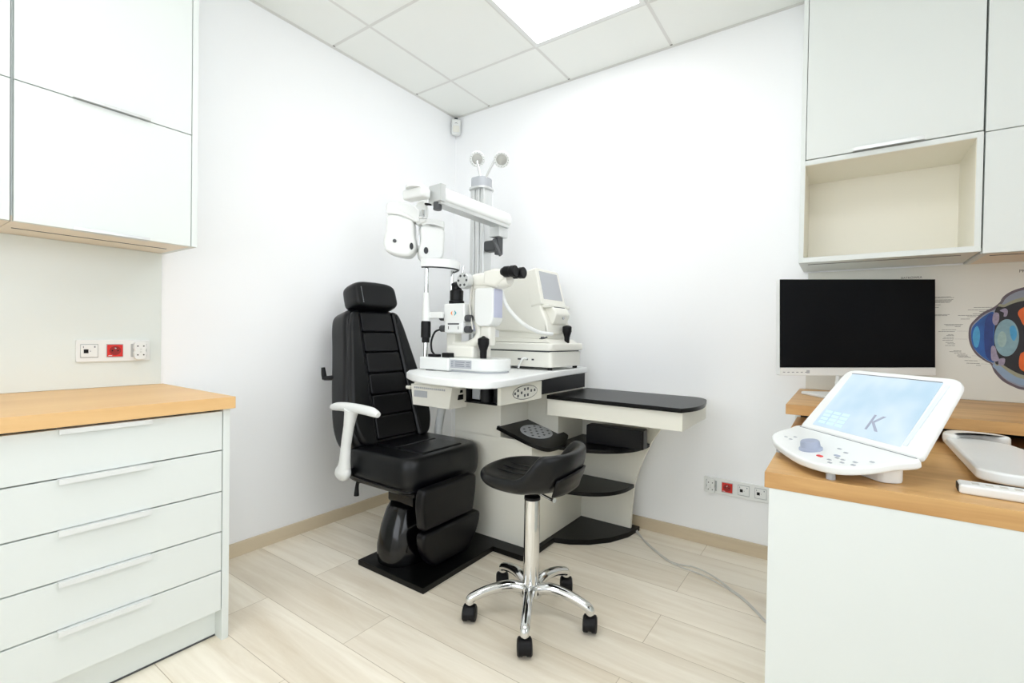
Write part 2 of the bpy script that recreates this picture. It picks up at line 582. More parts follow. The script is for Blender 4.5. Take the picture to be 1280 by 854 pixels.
MB().box((DX - 0.03, Y0 + 0.02, 0.105), (DX - 0.024, Y1 - 0.0225, 0.77)).build('inner_back', 'gap', o)  # dark sheet stands in for the shade between drawer fronts
zs = [0.7685, 0.6365, 0.499, 0.3645, 0.234, 0.1]
for i in range(5):
    zt, zb = zs[i], zs[i + 1] + 0.004
    d = MB().box((DX - 0.0205, Y0 + 0.002, zb), (DX - 0.001, Y1 - 0.0245, zt), 0.0012).build('drawer', 'lam', o)
    h = MB()
    h.box((DX - 0.02, -2.181, zt), (DX + 0.012, -1.977, zt + 0.0018))
    h.box((DX + 0.0105, -2.181, zt - 0.012), (DX + 0.0125, -1.977, zt + 0.0018), 0.0005)
    h.build('handle', 'handle', d)
tag(MB().box((0.001, -2.40, 0.7775), (DX + 0.022, -1.748, 0.8165), 0.0015).build('worktop', 'top_y'),
    'light oak worktop on the white drawer cabinet by the left wall', 'worktop')

def wall_cabinet_left(y0, y1, label, end_panel):
    o = thing('wall_cabinet', label, 'cabinet', (0.15, (y0 + y1) / 2, 1.345), 'white wall cabinets over the drawers')
    F, zb, zt, zm = 0.293, 1.345, 2.5, 1.754
    a = y1 - (0.019 if end_panel else 0.0)
    b = MB()
    if end_panel:
        b.box((0, a, zb), (F, y1, zt), 0.001)
    b.box((0, y0, zb + 0.018), (F - 0.022, y0 + 0.018, zt))
    if not end_panel:
        b.box((0, a - 0.018, zb + 0.018), (F - 0.022, a, zt))
    b.box((0, y0, zt - 0.018), (F - 0.022, a, zt))
    b.box((0, y0, zb + 0.018), (0.012, a, zt))
    b.build('carcass', 'lam', o)
    u = MB()
    u.box((0, y0, zb), (F - 0.022, a, zb + 0.018))
    u.build('bottom_panel', 'lam_under', o)
    MB().box((0.145, y0 + 0.02, zb - 0.0012), (0.152, a - 0.03, zb + 0.001)).build('light_groove', 'grey', o)
    MB().box((F - 0.028, y0 + 0.002, zb + 0.02), (F - 0.0225, a - 0.0005, zt - 0.02)).build('inner_back', 'gap', o)  # dark sheet behind the doors paints the shade of their joints
    for k, (z0, z1) in enumerate(((zb, zm - 0.0015), (zm + 0.0015, zt))):
        d = MB().box((F - 0.021, y0 + 0.0035, z0), (F - 0.001, a - 0.0022, z1), 0.0012).build('door', 'lam', o)
        c = (y0 + a) / 2
        h = MB().box((F - 0.02, c - 0.1, z0 - 0.0016), (F + 0.012, c + 0.1, z0))
        h.box((F + 0.0098, c - 0.1, z0 - 0.0016), (F + 0.0115, c + 0.1, z0 + 0.007))
        h.build('handle', 'alu', d)
    return o
wall_cabinet_left(-2.222, -1.742, 'white two-door wall cabinet above the left outlet plate, end panel showing', True)
wall_cabinet_left(-2.70, -2.224, 'white wall cabinet of which only a sliver shows at the left picture edge', False)

def sockets(name, label, T, modules, W, Hh):
    """T: local x along the wall, y up, z out; modules listed left to right: data, red, double"""
    o = thing(name, label, 'outlet', T @ Vector((W / 2, Hh / 2, 0)))
    MB(T).prism(rrect(0, 0, W, Hh, 0.006), 0, 0.009, 'z', 0.003).build('cover_plate', 'white', o)
    p = W / len(modules)
    cy = Hh / 2
    for i, kind in enumerate(modules):
        cx = p * (i + 0.5)
        MB(T).prism(rrect(cx - 0.0255, cy - 0.0255, cx + 0.0255, cy + 0.0255, 0.002), 0.009, 0.0094, 'z').build('module_frame', 'seam_grey', o)  # darker backing paints a shadow line around each module
    for i, kind in enumerate(modules):
        cx = p * (i + 0.5)
        if kind == 'data':
            f = MB(T).prism(rrect(cx - 0.0235, cy - 0.0225, cx + 0.0235, cy + 0.0225, 0.002), 0.009, 0.0118, 'z', 0.001).build('data_socket', 'white', o)
            MB(T).box((cx - 0.016, cy - 0.008, 0.0118), (cx - 0.003, cy + 0.006, 0.0124)).build('port', 'black', f)
            MB(T).box((cx - 0.018, cy + 0.011, 0.0118), (cx - 0.016, cy + 0.018, 0.0122)).box((cx + 0.013, cy + 0.012, 0.0118), (cx + 0.017, cy + 0.018, 0.0122)).box((cx + 0.001, cy - 0.002, 0.0118), (cx + 0.004, cy + 0.0005, 0.0122)).build('markings', 'print', f)
        elif kind == 'red':
            f = MB(T).prism(rrect(cx - 0.0235, cy - 0.0225, cx + 0.0235, cy + 0.0225, 0.002), 0.009, 0.0122, 'z', 0.001).build('red_socket', 'red', o)
            f['label'] = 'red power socket'
            t = MB(T)
            t.lathe([(0.0175, 0.0121), (0.0175, 0.0128), (0.016, 0.0128), (0.0155, 0.0124)], T.inverted() @ (T @ Vector((cx, cy, 0))), 28)
            t.build('socket_well', 'red_dark', f)
            MB(T).cyl((cx, cy + 0.009, 0.0122), (cx, cy + 0.009, 0.019), 0.0022, n=10).build('earth_pin', 'alu', f)
            for s in (-1, 1):
                MB(T).cyl((cx + s * 0.0085, cy, 0.0122), (cx + s * 0.0085, cy, 0.0131), 0.0026, n=10).build('pin_hole', 'black', f)
            MB(T).box((cx - 0.02, cy - 0.0195, 0.0122), (cx - 0.009, cy - 0.0175, 0.0125)).build('markings', 'film', f)
        else:
            f = MB(T).prism(rpoly([(cx - 0.018, cy - 0.036), (cx + 0.018, cy - 0.036), (cx + 0.02, cy - 0.008), (cx + 0.016, cy), (cx + 0.02, cy + 0.008),
                                   (cx + 0.018, cy + 0.036), (cx - 0.018, cy + 0.036), (cx - 0.02, cy + 0.008), (cx - 0.016, cy), (cx - 0.02, cy - 0.008)],
                                  [0.02, 0.02, 0.004, 0.004, 0.004, 0.02, 0.02, 0.004, 0.004, 0.004]), 0.009, 0.03, 'z', 0.003).build('double_socket', 'white', o)
            for s in (-1, 1):
                for q in (-1, 1):
                    MB(T).cyl((cx + q * 0.0095, cy + s * 0.017, 0.03), (cx + q * 0.0095, cy + s * 0.017, 0.0306), 0.0026, n=10).build('pin_hole', 'black', f)
                MB(T).cyl((cx, cy + s * 0.0055, 0.03), (cx, cy + s * 0.0055, 0.036), 0.0022, n=10).build('earth_pin', 'alu', f)
    return o
M['splash'] = mat('pale_grey_splashback', srgb(224, 230, 226), 0.25, vary=0.01)
tag(MB().box((0.0005, -2.40, 0.8172), (0.005, -1.757, 1.3445), 0.0008).build('splashback', 'splash'),
    'pale grey-white splashback panel on the left wall between oak worktop and wall cabinets', 'splashback')
TL = Matrix.Translation((0.005, -2.02, 0.913)) @ Matrix(((0, 0, 1, 0), (1, 0, 0, 0), (0, 1, 0, 0), (0, 0, 0, 1)))
sockets('outlet_plate', 'white three-gang outlet plate with red socket above the drawer worktop', TL, ['data', 'red', 'double'], 0.223, 0.082)
TB = Matrix.Translation((1.713, 0.0, 0.265)) @ Matrix(((1, 0, 0, 0), (0, 0, -1, 0), (0, 1, 0, 0), (0, 0, 0, 1)))
sockets('outlet_plate', 'white four-gang outlet plate with red socket low on the back wall beside the desk', TB, ['double', 'red', 'data', 'data'], 0.293, 0.079)

# ------------------------------------------------------------------ right: wall cabinets, desk
def wall_cabinet_right(x0, x1, zb, zm, label, niche):
    o = thing('wall_cabinet', label, 'cabinet', ((x0 + x1) / 2, -0.15, zb), 'white wall cabinets over the desk')
    F, zt, w = -0.295, 2.5, 0.0165
    b = MB()
    if niche:
        b.box((x0, F, zb), (x0 + w, 0, zt), 0.001)
        b.box((x1 - w, F, zb), (x1, 0, zm - 0.004), 0.001)
        b.box((x1 - w, F + 0.021, zm - 0.004), (x1, 0, zt))
    else:
        b.box((x0, F + 0.021, zb), (x0 + w, 0, zt))
        b.box((x1 - w, F + 0.021, zb), (x1, 0, zt))
    b.box((x0 + w, F + 0.02, zt - w), (x1 - w, 0, zt))
    b.box((x0 + w, -0.012, zb), (x1 - w, 0, zt))
    if niche:
        b.box((x0 + w, F, zm - 0.022), (x1 - w, 0, zm - 0.004))
    b.build('carcass', 'lam', o)
    if niche:
        n = MB()
        n.box((x0 + w, -0.0135, zb + 0.02), (x1 - w, -0.012, zm - 0.022))
        n.box((x0 + w, F + 0.004, zb + 0.02), (x0 + w + 0.001, -0.012, zm - 0.022))
        n.box((x1 - w - 0.001, F + 0.004, zb + 0.02), (x1 - w, -0.012, zm - 0.022))
        n.box((x0 + w, F + 0.003, zm - 0.0235), (x1 - w, -0.012, zm - 0.0215))
        n.build('niche_lining', 'lam_in', o)
    MB().box((x0 + w, F + (0.0 if niche else 0.024), zb), (x1 - w, -0.012, zb + 0.02)).build('bottom_panel', 'lam' if niche else 'lam_under', o)
    MB().box((x0 + 0.03, -0.235, zb - 0.0012), (x1 - 0.04, -0.229, zb + 0.001)).build('light_groove', 'grey', o)
    z0 = zm if niche else None
    rows = ((zm, zt),) if niche else ((zb, zm - 0.0015), (zm + 0.0015, zt))
    MB().box((x0 + (0.017 if niche else 0.0002), F + 0.0195, rows[0][0] + 0.021), (x1 - 0.0002, F + 0.0209, zt - 0.02)).build('inner_back', 'gap', o)  # dark sheet gives the door joints their painted shade
    for z0, z1 in rows:
        a, c = (x0 + w + 0.002 if niche else x0 + 0.0015), x1 - 0.0015
        d = MB().box((a, F - (0.001 if niche else 0.0), z0), (c, F + 0.019, z1), 0.0012).build('door', 'lam', o)
        if niche:
            m = (a + c) / 2
            h = MB().box((m - 0.103, F - 0.013, z0 - 0.0018), (m + 0.103, F + 0.01, z0))
            h.box((m - 0.103, F - 0.013, z0 - 0.0018), (m + 0.103, F - 0.0112, z0 + 0.012))
            h.build('handle', 'alu', d)
    return o
wall_cabinet_right(2.12, 2.65, 1.345, 1.755, 'white wall cabinet with an open cream niche above the monitor', True)
wall_cabinet_right(2.653, 3.17, 1.338, 1.747, 'white wall cabinet with two closed doors over the eye poster', False)

# desk
o = thing('desk', 'white desk with a thick oak top in the right foreground', 'desk', (2.7, -0.98, 0))
MB().box((2.132, -1.307, 0.699), (3.28, -0.36, 0.735), 0.0015).build('desktop', 'top_x', o)
p = MB()
p.box((2.1415, -1.3055, 0.0), (3.27, -1.287, 0.699), 0.0008)
p.build('end_panel', 'lam', o)
p = MB()
p.box((2.1415, -1.287, 0.0), (2.16, -0.60, 0.699), 0.0008)
p.build('side_panel', 'lam', o)
o = thing('desk_shelf', 'raised oak ledge along the back wall carrying the monitor', 'shelf', (2.7, -0.33, 0))
MB().box((2.117, -0.653, 0.781), (3.28, -0.006, 0.815), 0.0015).build('shelf_board', 'top_x', o)
MB().box((2.125, -0.345, 0.0), (2.143, -0.02, 0.781)).build('end_panel', 'lam', o)
MB().box((2.143, -0.34, 0.70), (3.28, -0.32, 0.781)).build('recess_back', 'gap', o)  # recess backing coloured dark for the shade under the ledge

# poster
PY = -0.006
o = thing('eye_poster', 'anatomical poster of an eye in section on the back wall behind the monitor', 'poster', (2.7, PY, 0.816))
MB().box((2.14, PY, 0.816), (3.28, -0.0005, 1.338)).build('sheet', 'poster', o)
def pz(dx, k):  # layer k of printed shapes
    return PY - 0.0003 * k
eyex, eyez = 2.985, 1.06
M['eye_outer'] = mat('eye_outer_coat', srgb(96, 84, 92), 0.4, vary=0.25, vscale=40)
M['eye_wall'] = mat('eye_wall_grey', srgb(140, 146, 160), 0.4, vary=0.15, vscale=30)
M['eye_lid'] = mat('eye_lid_blue', srgb(136, 158, 184), 0.4, vary=0.12, vscale=30)
M['eye_dark'] = mat('eye_vitreous_dark', srgb(26, 20, 26), 0.4, vary=0.25, vscale=12)
M['eye_blue'] = mat('eye_cornea_blue', srgb(28, 84, 156), 0.4, vary=0.55, vscale=22)
M['eye_cyan'] = mat('eye_cornea_shine', srgb(66, 150, 196), 0.4, vary=0.35, vscale=40)
M['eye_lens'] = mat('eye_lens_pale', srgb(128, 160, 170), 0.4, vary=0.3, vscale=45)
M['eye_iris'] = mat('eye_iris_lilac', srgb(150, 140, 160), 0.4, vary=0.4, vscale=120)
M['eye_olive'] = mat('eye_olive_rim', srgb(150, 150, 128), 0.4, vary=0.2, vscale=50)
M['eye_navy'] = mat('eye_chamber_navy', srgb(24, 52, 120), 0.4, vary=0.4, vscale=40)
M['eye_pale'] = mat('eye_lens_core', srgb(150, 176, 172), 0.4, vary=0.3, vscale=60)
M['eye_orange'] = mat('eye_orange_retina', srgb(226, 98, 24), 0.4, vary=0.4, vscale=16)
M['eye_sclera'] = mat('eye_rim_pale', srgb(178, 182, 176), 0.4, vary=0.12, vscale=60)
def ell(cx, cz, rx_, rz_, n=48):
    return [(cx + rx_ * cos(2 * pi * i / n), cz + rz_ * sin(2 * pi * i / n)) for i in range(n)]
def lay(name, pts, k, material, parent, sm=True):
    return MB().prism(smooth2(pts, 5) if sm else pts, PY - 0.00035 * k, PY - 0.0001, 'y').build(name, material, parent)
back = [(3.0, 1.262), (3.1, 1.255), (3.19, 1.18), (3.22, 1.06), (3.19, 0.94), (3.1, 0.865), (3.0, 0.852)]
ey = lay('eyeball', [(2.672, 1.055), (2.674, 1.099), (2.691, 1.129), (2.71, 1.152), (2.738, 1.171), (2.755, 1.19), (2.763, 1.209), (2.781, 1.227), (2.807, 1.24), (2.86, 1.255), (2.93, 1.264)] + back +
         [(2.9, 0.858), (2.824, 0.864), (2.797, 0.874), (2.769, 0.893), (2.747, 0.923), (2.735, 0.955), (2.722, 0.964), (2.696, 0.988), (2.68, 1.018)], 1, 'eye_outer', o)
lay('wall_layer', [(2.679, 1.055), (2.68, 1.097), (2.697, 1.125), (2.717, 1.147), (2.745, 1.165), (2.762, 1.186), (2.77, 1.203), (2.786, 1.219), (2.81, 1.231), (2.87, 1.246), (2.93, 1.254), (3.0, 1.252), (3.09, 1.243), (3.175, 1.17), (3.205, 1.06), (3.175, 0.95), (3.09, 0.876), (3.0, 0.862), (2.9, 0.868), (2.826, 0.873), (2.799, 0.883), (2.775, 0.9), (2.752, 0.93), (2.74, 0.957), (2.722, 0.97), (2.7, 0.993), (2.685, 1.022)], 2, 'eye_wall', ey)
lay('lower_lid', [(2.74, 0.949), (2.752, 0.933), (2.774, 0.905), (2.799, 0.889), (2.828, 0.88), (2.9, 0.876), (2.9, 0.9), (2.826, 0.905), (2.796, 0.923), (2.768, 0.946), (2.75, 0.96)], 3, 'eye_lid', ey)
lay('rim_layer', [(2.748, 1.163), (2.768, 1.181), (2.789, 1.196), (2.82, 1.207), (2.9, 1.222), (3.0, 1.226), (3.08, 1.215), (3.15, 1.155), (3.175, 1.06), (3.15, 0.965), (3.08, 0.905), (3.0, 0.893), (2.9, 0.892), (2.82, 0.905), (2.79, 0.922), (2.762, 0.95), (2.745, 0.97)], 4, 'eye_olive', ey)
lay('vitreous', [(2.742, 1.155), (2.768, 1.171), (2.79, 1.184), (2.82, 1.194), (2.9, 1.21), (3.0, 1.214), (3.075, 1.203), (3.14, 1.15), (3.163, 1.06), (3.14, 0.97), (3.075, 0.917), (3.0, 0.905), (2.9, 0.905), (2.825, 0.918), (2.792, 0.935), (2.765, 0.957), (2.745, 0.972)], 5, 'eye_dark', ey)
lay('retina_glow', [(2.803, 1.148), (2.813, 1.166), (2.84, 1.178), (2.9, 1.185), (2.96, 1.15), (2.93, 1.09), (2.86, 1.085), (2.822, 1.1), (2.81, 1.125)], 6, 'eye_orange', ey)
lay('retina_glow', [(2.811, 0.99), (2.823, 1.006), (2.86, 1.02), (2.93, 1.01), (2.96, 0.97), (2.9, 0.932), (2.84, 0.928), (2.812, 0.944)], 6, 'eye_orange', ey)
cor = lay('anterior_chamber', [(2.679, 1.057), (2.681, 1.093), (2.697, 1.119), (2.716, 1.14), (2.738, 1.153), (2.743, 1.11), (2.741, 1.056), (2.744, 1.002), (2.744, 0.963), (2.722, 0.973), (2.7, 0.996), (2.685, 1.022)], 6, 'eye_blue', ey)
lay('cornea_shine', [(2.683, 1.055), (2.686, 1.085), (2.695, 1.10), (2.702, 1.08), (2.703, 1.05), (2.698, 1.02), (2.689, 1.022)], 7, 'eye_cyan', cor)
lay('chamber_depth', [(2.718, 1.128), (2.738, 1.144), (2.739, 1.06), (2.741, 0.975), (2.722, 0.985), (2.715, 1.05)], 7, 'eye_navy', cor)
lay('crystalline_lens', ell(2.775, 1.056, 0.0325, 0.0695), 8, 'eye_lens', ey, False)
lay('lens_shine', [(2.783, 1.095), (2.795, 1.10), (2.802, 1.07), (2.795, 1.045), (2.786, 1.06)], 9, 'eye_cyan', ey)
lay('lens_core', ell(2.763, 1.05, 0.012, 0.03), 9, 'eye_pale', ey, False)
lay('iris', [(2.739, 1.148), (2.752, 1.148), (2.754, 1.125), (2.748, 1.105), (2.741, 1.105), (2.736, 1.12)], 8, 'eye_iris', ey)
lay('iris', [(2.735, 1.02), (2.745, 1.022), (2.751, 0.995), (2.757, 0.972), (2.745, 0.966), (2.736, 0.975)], 8, 'eye_iris', ey)
lay('ciliary_body', [(2.755, 1.158), (2.768, 1.166), (2.776, 1.158), (2.774, 1.138), (2.766, 1.136), (2.766, 1.15)], 8, 'eye_iris', ey)
lay('ciliary_body', [(2.757, 0.975), (2.772, 0.978), (2.77, 0.955), (2.757, 0.953)], 8, 'eye_iris', ey)
lines = MB()
rows = [(2.31, 2.345, 1.294), (2.57, 2.618, 1.215), (2.57, 2.627, 1.211), (2.57, 2.625, 1.2035), (2.57, 2.624, 1.2), (2.57, 2.62, 1.1965), (2.57, 2.616, 1.193), (2.57, 2.588, 1.184), (2.57, 2.586, 1.174),
        (2.57, 2.616, 1.145), (2.57, 2.61, 1.141),
        (2.758, 2.79, 1.2), (2.755, 2.778, 1.19), (2.684, 2.735, 1.171), (2.668, 2.728, 1.162), (2.70, 2.722, 1.155), (2.682, 2.712, 1.147), (2.64, 2.705, 1.141), (2.666, 2.692, 1.136), (2.648, 2.678, 1.127),
        (2.60, 2.655, 1.106), (2.605, 2.65, 1.102), (2.632, 2.648, 1.097), (2.594, 2.636, 1.085), (2.584, 2.632, 1.078), (2.612, 2.63, 1.066), (2.608, 2.63, 1.062), (2.6, 2.63, 1.055), (2.597, 2.63, 1.049),
        (2.597, 2.63, 1.043), (2.606, 2.63, 1.035), (2.612, 2.634, 1.03), (2.605, 2.637, 1.023), (2.63, 2.652, 1.003), (2.618, 2.652, 0.999), (2.632, 2.665, 0.993), (2.642, 2.67, 0.987), (2.64, 2.674, 0.983),
        (2.645, 2.68, 0.979), (2.662, 2.7, 0.966), (2.668, 2.705, 0.956), (2.695, 2.71, 0.949)]
for a, b, z in rows:
    x = a
    lines = MB()
    while x < b - 0.003:
        w = random.uniform(0.006, 0.014)
        lines.box((x, PY - 0.0004, z - 0.0008), (min(x + w, b), PY, z + 0.0008))
        x += w + 0.0008
    lines.build('text_line', 'ink_soft', o)
lead = MB()
for a, b, z in ((2.63, 2.668, 1.049), (2.635, 2.67, 1.08), (2.735, 2.752, 1.171), (2.68, 2.72, 0.985), (2.705, 2.74, 0.955), (2.7, 2.73, 0.97)):
    MB().box((a + 0.003, PY - 0.0003, z - 0.0003), (b, PY, z + 0.0003)).build('leader_line', 'print', o)
def wall_T(x, z):
    return Matrix.Translation((x, PY - 0.0001, z)) @ Matrix(((1, 0, 0, 0), (0, 0, -1, 0), (0, 1, 0, 0), (0, 0, 0, 1)))
text_part('title', 'SIATKÓWKA', 0.0115, 'ink', wall_T(2.497, 1.2965), o)
text_part('title', 'PRZEKRÓJ OKA', 0.015, 'ink', wall_T(2.803, 1.303), o, align='LEFT')

# monitor: turned to face the seat
TM = Matrix.Translation((2.319, -0.264, 1.101)) @ frame((0, 0, 0), (0.8203, 0.5720, 0.016), (-0.0199, 0.0008, 1))
# local x right, y up, z toward the viewer
o = thing('monitor', 'wide black desktop monitor with white bezel on the raised oak ledge', 'monitor', (2.319, -0.22, 0.815))
MB(TM).box((-0.3, -0.199, -0.03), (0.3, 0.172, -0.003), 0.006).build('casing', 'white', o)
MB(TM).box((-0.2985, -0.168, -0.004), (0.2985, 0.1715, 0.0), 0.0008).build('screen', 'screen_off', o)
f = MB(TM).box((-0.3, -0.199, -0.004), (0.3, -0.169, 0.001), 0.0015).build('bottom_bezel', 'white', o)
t = MB(TM)
for k in range(6):
    x = -0.288 + k * 0.017
    t.box((x, -0.187, 0.001), (x + (0.008 if k != 5 else 0.01), -0.1845, 0.0014))
t.build('button_marks', 'print', f)
MB(TM).box((-0.198, -0.19, 0.001), (-0.186, -0.178, 0.0022), 0.0005).build('power_button', 'lcd_grey', f)
MB(TM).prism([(-0.055, -0.26), (0.055, -0.26), (0.04, 0.0), (-0.04, 0.0)], -0.05, -0.031, 'z', 0.003).build('stand_neck', 'white', o)
TBm = Matrix.Translation((2.319, -0.264, 0.8152)) @ frame((0, 0, 0), (0.8203, 0.5720, 0), (-0.572, 0.8203, 0))
MB(TBm).prism(rpoly([(-0.145, -0.1), (0.145, -0.1), (0.145, 0.12), (-0.145, 0.12)], 0.02), 0.0, 0.011, 'z', 0.003).build('stand_base', 'white', o)
MB(TBm).box((-0.05, 0.03, 0.01), (0.05, 0.05, 0.06), 0.004).build('stand_foot', 'white', o)

# tilting screen console on the desk
HL, HR = Vector((2.174, -0.981, 0.79)), Vector((2.401, -1.25, 0.79))
STL, STR = Vector((2.282, -0.918, 0.951)), Vector((2.481, -1.153, 0.956))
Wd = (HR - HL).normalized()
Pd = Vector((-0.764, -0.645, 0))                       # toward the user
o = thing('control_console', 'white tilted-screen control console with a grey dial on the oak desk', 'console', (2.28, -1.12, 0.735))
Ls = (HR - HL).length
slope = 0.165
Tb = frame(HL + Vector((0, 0, 0.004)), Wd, Pd * 1.0 + Vector((0, 0, -slope)))   # x along hinge, y toward user, z down-ish
# local z = x cross y : check direction, keep the top side at z=0
zs_ = (Wd.cross(Pd)).z
sg = 1 if zs_ > 0 else -1
base = smooth2([(0.0, -0.02), (0.0, 0.03), (0.022, 0.088), (0.075, 0.125), (0.138, 0.147), (0.23, 0.166), (0.305, 0.152), (0.338, 0.11), (0.347, 0.05), (0.346, -0.012), (0.18, -0.015)], 5)
MB(Tb).prism(base, 0.0, -sg * 0.019, 'z', 0.006, 3).build('keypad_base', 'white', o)
MB().prism(rpoly([(2.215, -1.06), (2.30, -1.20), (2.345, -1.255), (2.385, -1.235), (2.34, -1.02), (2.26, -0.96)], 0.02), 0.7353, 0.766, 'z', 0.004).build('underbody', 'white', o)
t = MB()
for q in ((0.285, 0.133), (0.05, 0.085)):
    p = HL + Wd * q[0] + Pd * q[1]
    t = MB().cyl((p.x, p.y, 0.7353), (p.x, p.y, 0.755), 0.009, n=16)
    t.build('foot', 'lcd_grey', o)
ktop = sg * 0.0003
def on_base(x, y, z):
    return (x, y, z * sg)
d = MB(Tb).lathe([(0.0245, 0), (0.0245, 0.004 * sg), (0.021, 0.007 * sg), (0.0198, 0.019 * sg), (0.0178, 0.0215 * sg), (0.0105, 0.0215 * sg), (0.007, 0.019 * sg)], (0.19, 0.108, 0), 30).build('dial', 'knob', o)
for x, y in ((0.07, 0.085), (0.085, 0.07), (0.095, 0.09), (0.22, 0.06), (0.25, 0.07), (0.272, 0.128), (0.286, 0.108), (0.30, 0.122), (0.31, 0.10), (0.288, 0.14), (0.322, 0.115), (0.27, 0.108), (0.325, 0.075)):
    MB(Tb).prism(rrect(x - 0.005, y - 0.0028, x + 0.005, y + 0.0028, 0.0015), 0, sg * 0.001, 'z').build('key', 'lcd_grey', o)
MB(Tb).prism(rrect(0.233, 0.122, 0.249, 0.13, 0.003), 0, sg * 0.0015, 'z').build('key', 'red', o)['label'] = 'small red key'
MB(Tb).prism(rrect(0.25, 0.094, 0.265, 0.101, 0.003), 0, sg * 0.0015, 'z').build('key', 'knob', o)['label'] = 'small blue key'
# screen slab: trapezoid
mid = (HL + HR) / 2
upv = ((STL + STR) / 2 - mid)
Hs = upv.length
TS = frame(mid + upv.normalized() * 0.006, Wd, upv)    # x along, y up the slab, z toward user?
sz = 1 if TS.to_3x3().col[2].dot(CAM - mid) > 0 else -1
wb, wt = Ls / 2, (STR - STL).length / 2
outl = rpoly([(-wb, 0.0), (wb, 0.0), (wt, Hs), (-wt, Hs)], [0.012, 0.012, 0.03, 0.03])
scr = MB(TS).prism(outl, 0.0, -sz * 0.019, 'z', 0.007, 3).build('screen_housing', 'white', o)
lx0, lx1, ly0, ly1 = -0.135, 0.125, 0.016, Hs - 0.016
M['lcd'] = bpy.data.materials.new('lit_screen')
M['lcd'].use_nodes = True
nt = M['lcd'].node_tree
bb = nt.nodes['Principled BSDF']
tcn = nt.nodes.new('ShaderNodeTexCoord')
nn = nt.nodes.new('ShaderNodeTexNoise')
nn.inputs['Scale'].default_value = 9
rr_ = nt.nodes.new('ShaderNodeValToRGB')
rr_.color_ramp.elements[0].color = srgb(186, 214, 230)
rr_.color_ramp.elements[0].position = 0.3
rr_.color_ramp.elements[1].color = srgb(234, 243, 249)
rr_.color_ramp.elements[1].position = 0.7
nt.links.new(tcn.outputs['Object'], nn.inputs['Vector'])
nt.links.new(nn.outputs['Fac'], rr_.inputs['Fac'])
nt.links.new(rr_.outputs['Color'], bb.inputs['Emission Color'])
bb.inputs['Emission Strength'].default_value = 0.74
bb.inputs['Base Color'].default_value = srgb(90, 110, 125)
bb.inputs['Roughness'].default_value = 0.12
L0 = MB(TS).prism([(lx0, ly0), (lx1, ly0), (lx1 - 0.006, ly1), (lx0 + 0.01, ly1)], 0, sz * 0.0012, 'z').build('display', 'lcd', scr)
MB(TS).box((-wb + 0.004, -0.0045, -sz * 0.012), (wb - 0.004, 0.0008, sz * 0.0004)).build('hinge_gap', 'print', o)
MB(TS).box((lx0 + 0.008, ly1 - 0.0005, 0), (lx1 - 0.008, ly1 + 0.0018, sz * 0.0014)).build('display_edge', 'print', scr)
MB(TS).box((lx1 + 0.002, ly0 + 0.006, 0), (lx1 + 0.012, ly1 - 0.005, sz * 0.0012)).build('side_strip', 'film', scr)
M['tile'] = emit('screen_tile_blue', srgb(172, 204, 220), 0.55)
for i in range(4):
    for j in range(3):
        MB(TS).box((lx0 + 0.012 + j * 0.028, ly0 + 0.01 + i * 0.011, 0), (lx0 + 0.034 + j * 0.028, ly0 + 0.0175 + i * 0.011, sz * 0.0015)).build('screen_tile', 'tile', L0)
flip = Matrix.Identity(4) if sz > 0 else Matrix.Rotation(pi, 4, 'Y')
text_part('screen_letter', 'K', 0.062, 'knob', TS @ Matrix.Translation((0.034, ly0 + 0.04, sz * 0.0014)) @ flip, scr)

# white pupil meter lying on the desk, and a slim remote
o = thing('pupil_meter', 'white handheld optical meter with curved forehead rest lying on the desk', 'meter', (2.57, -0.95, 0.735))
def zpts(pts):
    return pts
body = [(2.513, -0.69), (2.507, -1.15), (2.545, -1.175), (2.72, -1.18), (2.75, -0.95), (2.645, -0.83), (2.636, -0.775), (2.60, -0.745), (2.54, -0.695)]
t = MB()
t.prism(rpoly(body, [0.01, 0.02, 0.02, 0.03, 0.05, 0.03, 0.02, 0.03, 0.01]), 0.749, 0.773, 'z', 0.006, 3)
t.build('body', 'white', o)
MB().prism(rpoly([(2.53, -0.78), (2.55, -1.12), (2.66, -1.13), (2.68, -0.95), (2.60, -0.80)], 0.02), 0.7353, 0.75, 'z').build('underside', 'grey', o)
MB().prism(smooth2([(2.507, -0.74), (2.525, -0.685), (2.57, -0.664), (2.62, -0.672), (2.645, -0.70), (2.64, -0.725), (2.59, -0.712), (2.55, -0.735), (2.53, -0.77)]), 0.757, 0.784, 'z', 0.008, 3).build('forehead_rest', 'white', o)
o = thing('remote_control', 'slim white remote lying along the front edge of the oak desk', 'remote', (2.56, -1.22, 0.735))
Tr = Matrix.Translation((2.468, -1.217, 0.7353)) @ Matrix.Rotation(radians(-3), 4, 'Z')
MB(Tr).box((0, -0.024, 0), (0.19, 0.024, 0.019), 0.005, 3).build('casing', 'white', o)
MB(Tr).box((-0.0012, -0.017, 0.003), (0.001, 0.017, 0.016)).build('end_window', 'black', o)
t = MB(Tr)
for k in range(7):
    t.box((0.02 + k * 0.02, -0.008, 0.019), (0.031 + k * 0.02, 0.006, 0.0195))
t.build('button', 'cable_w', o)

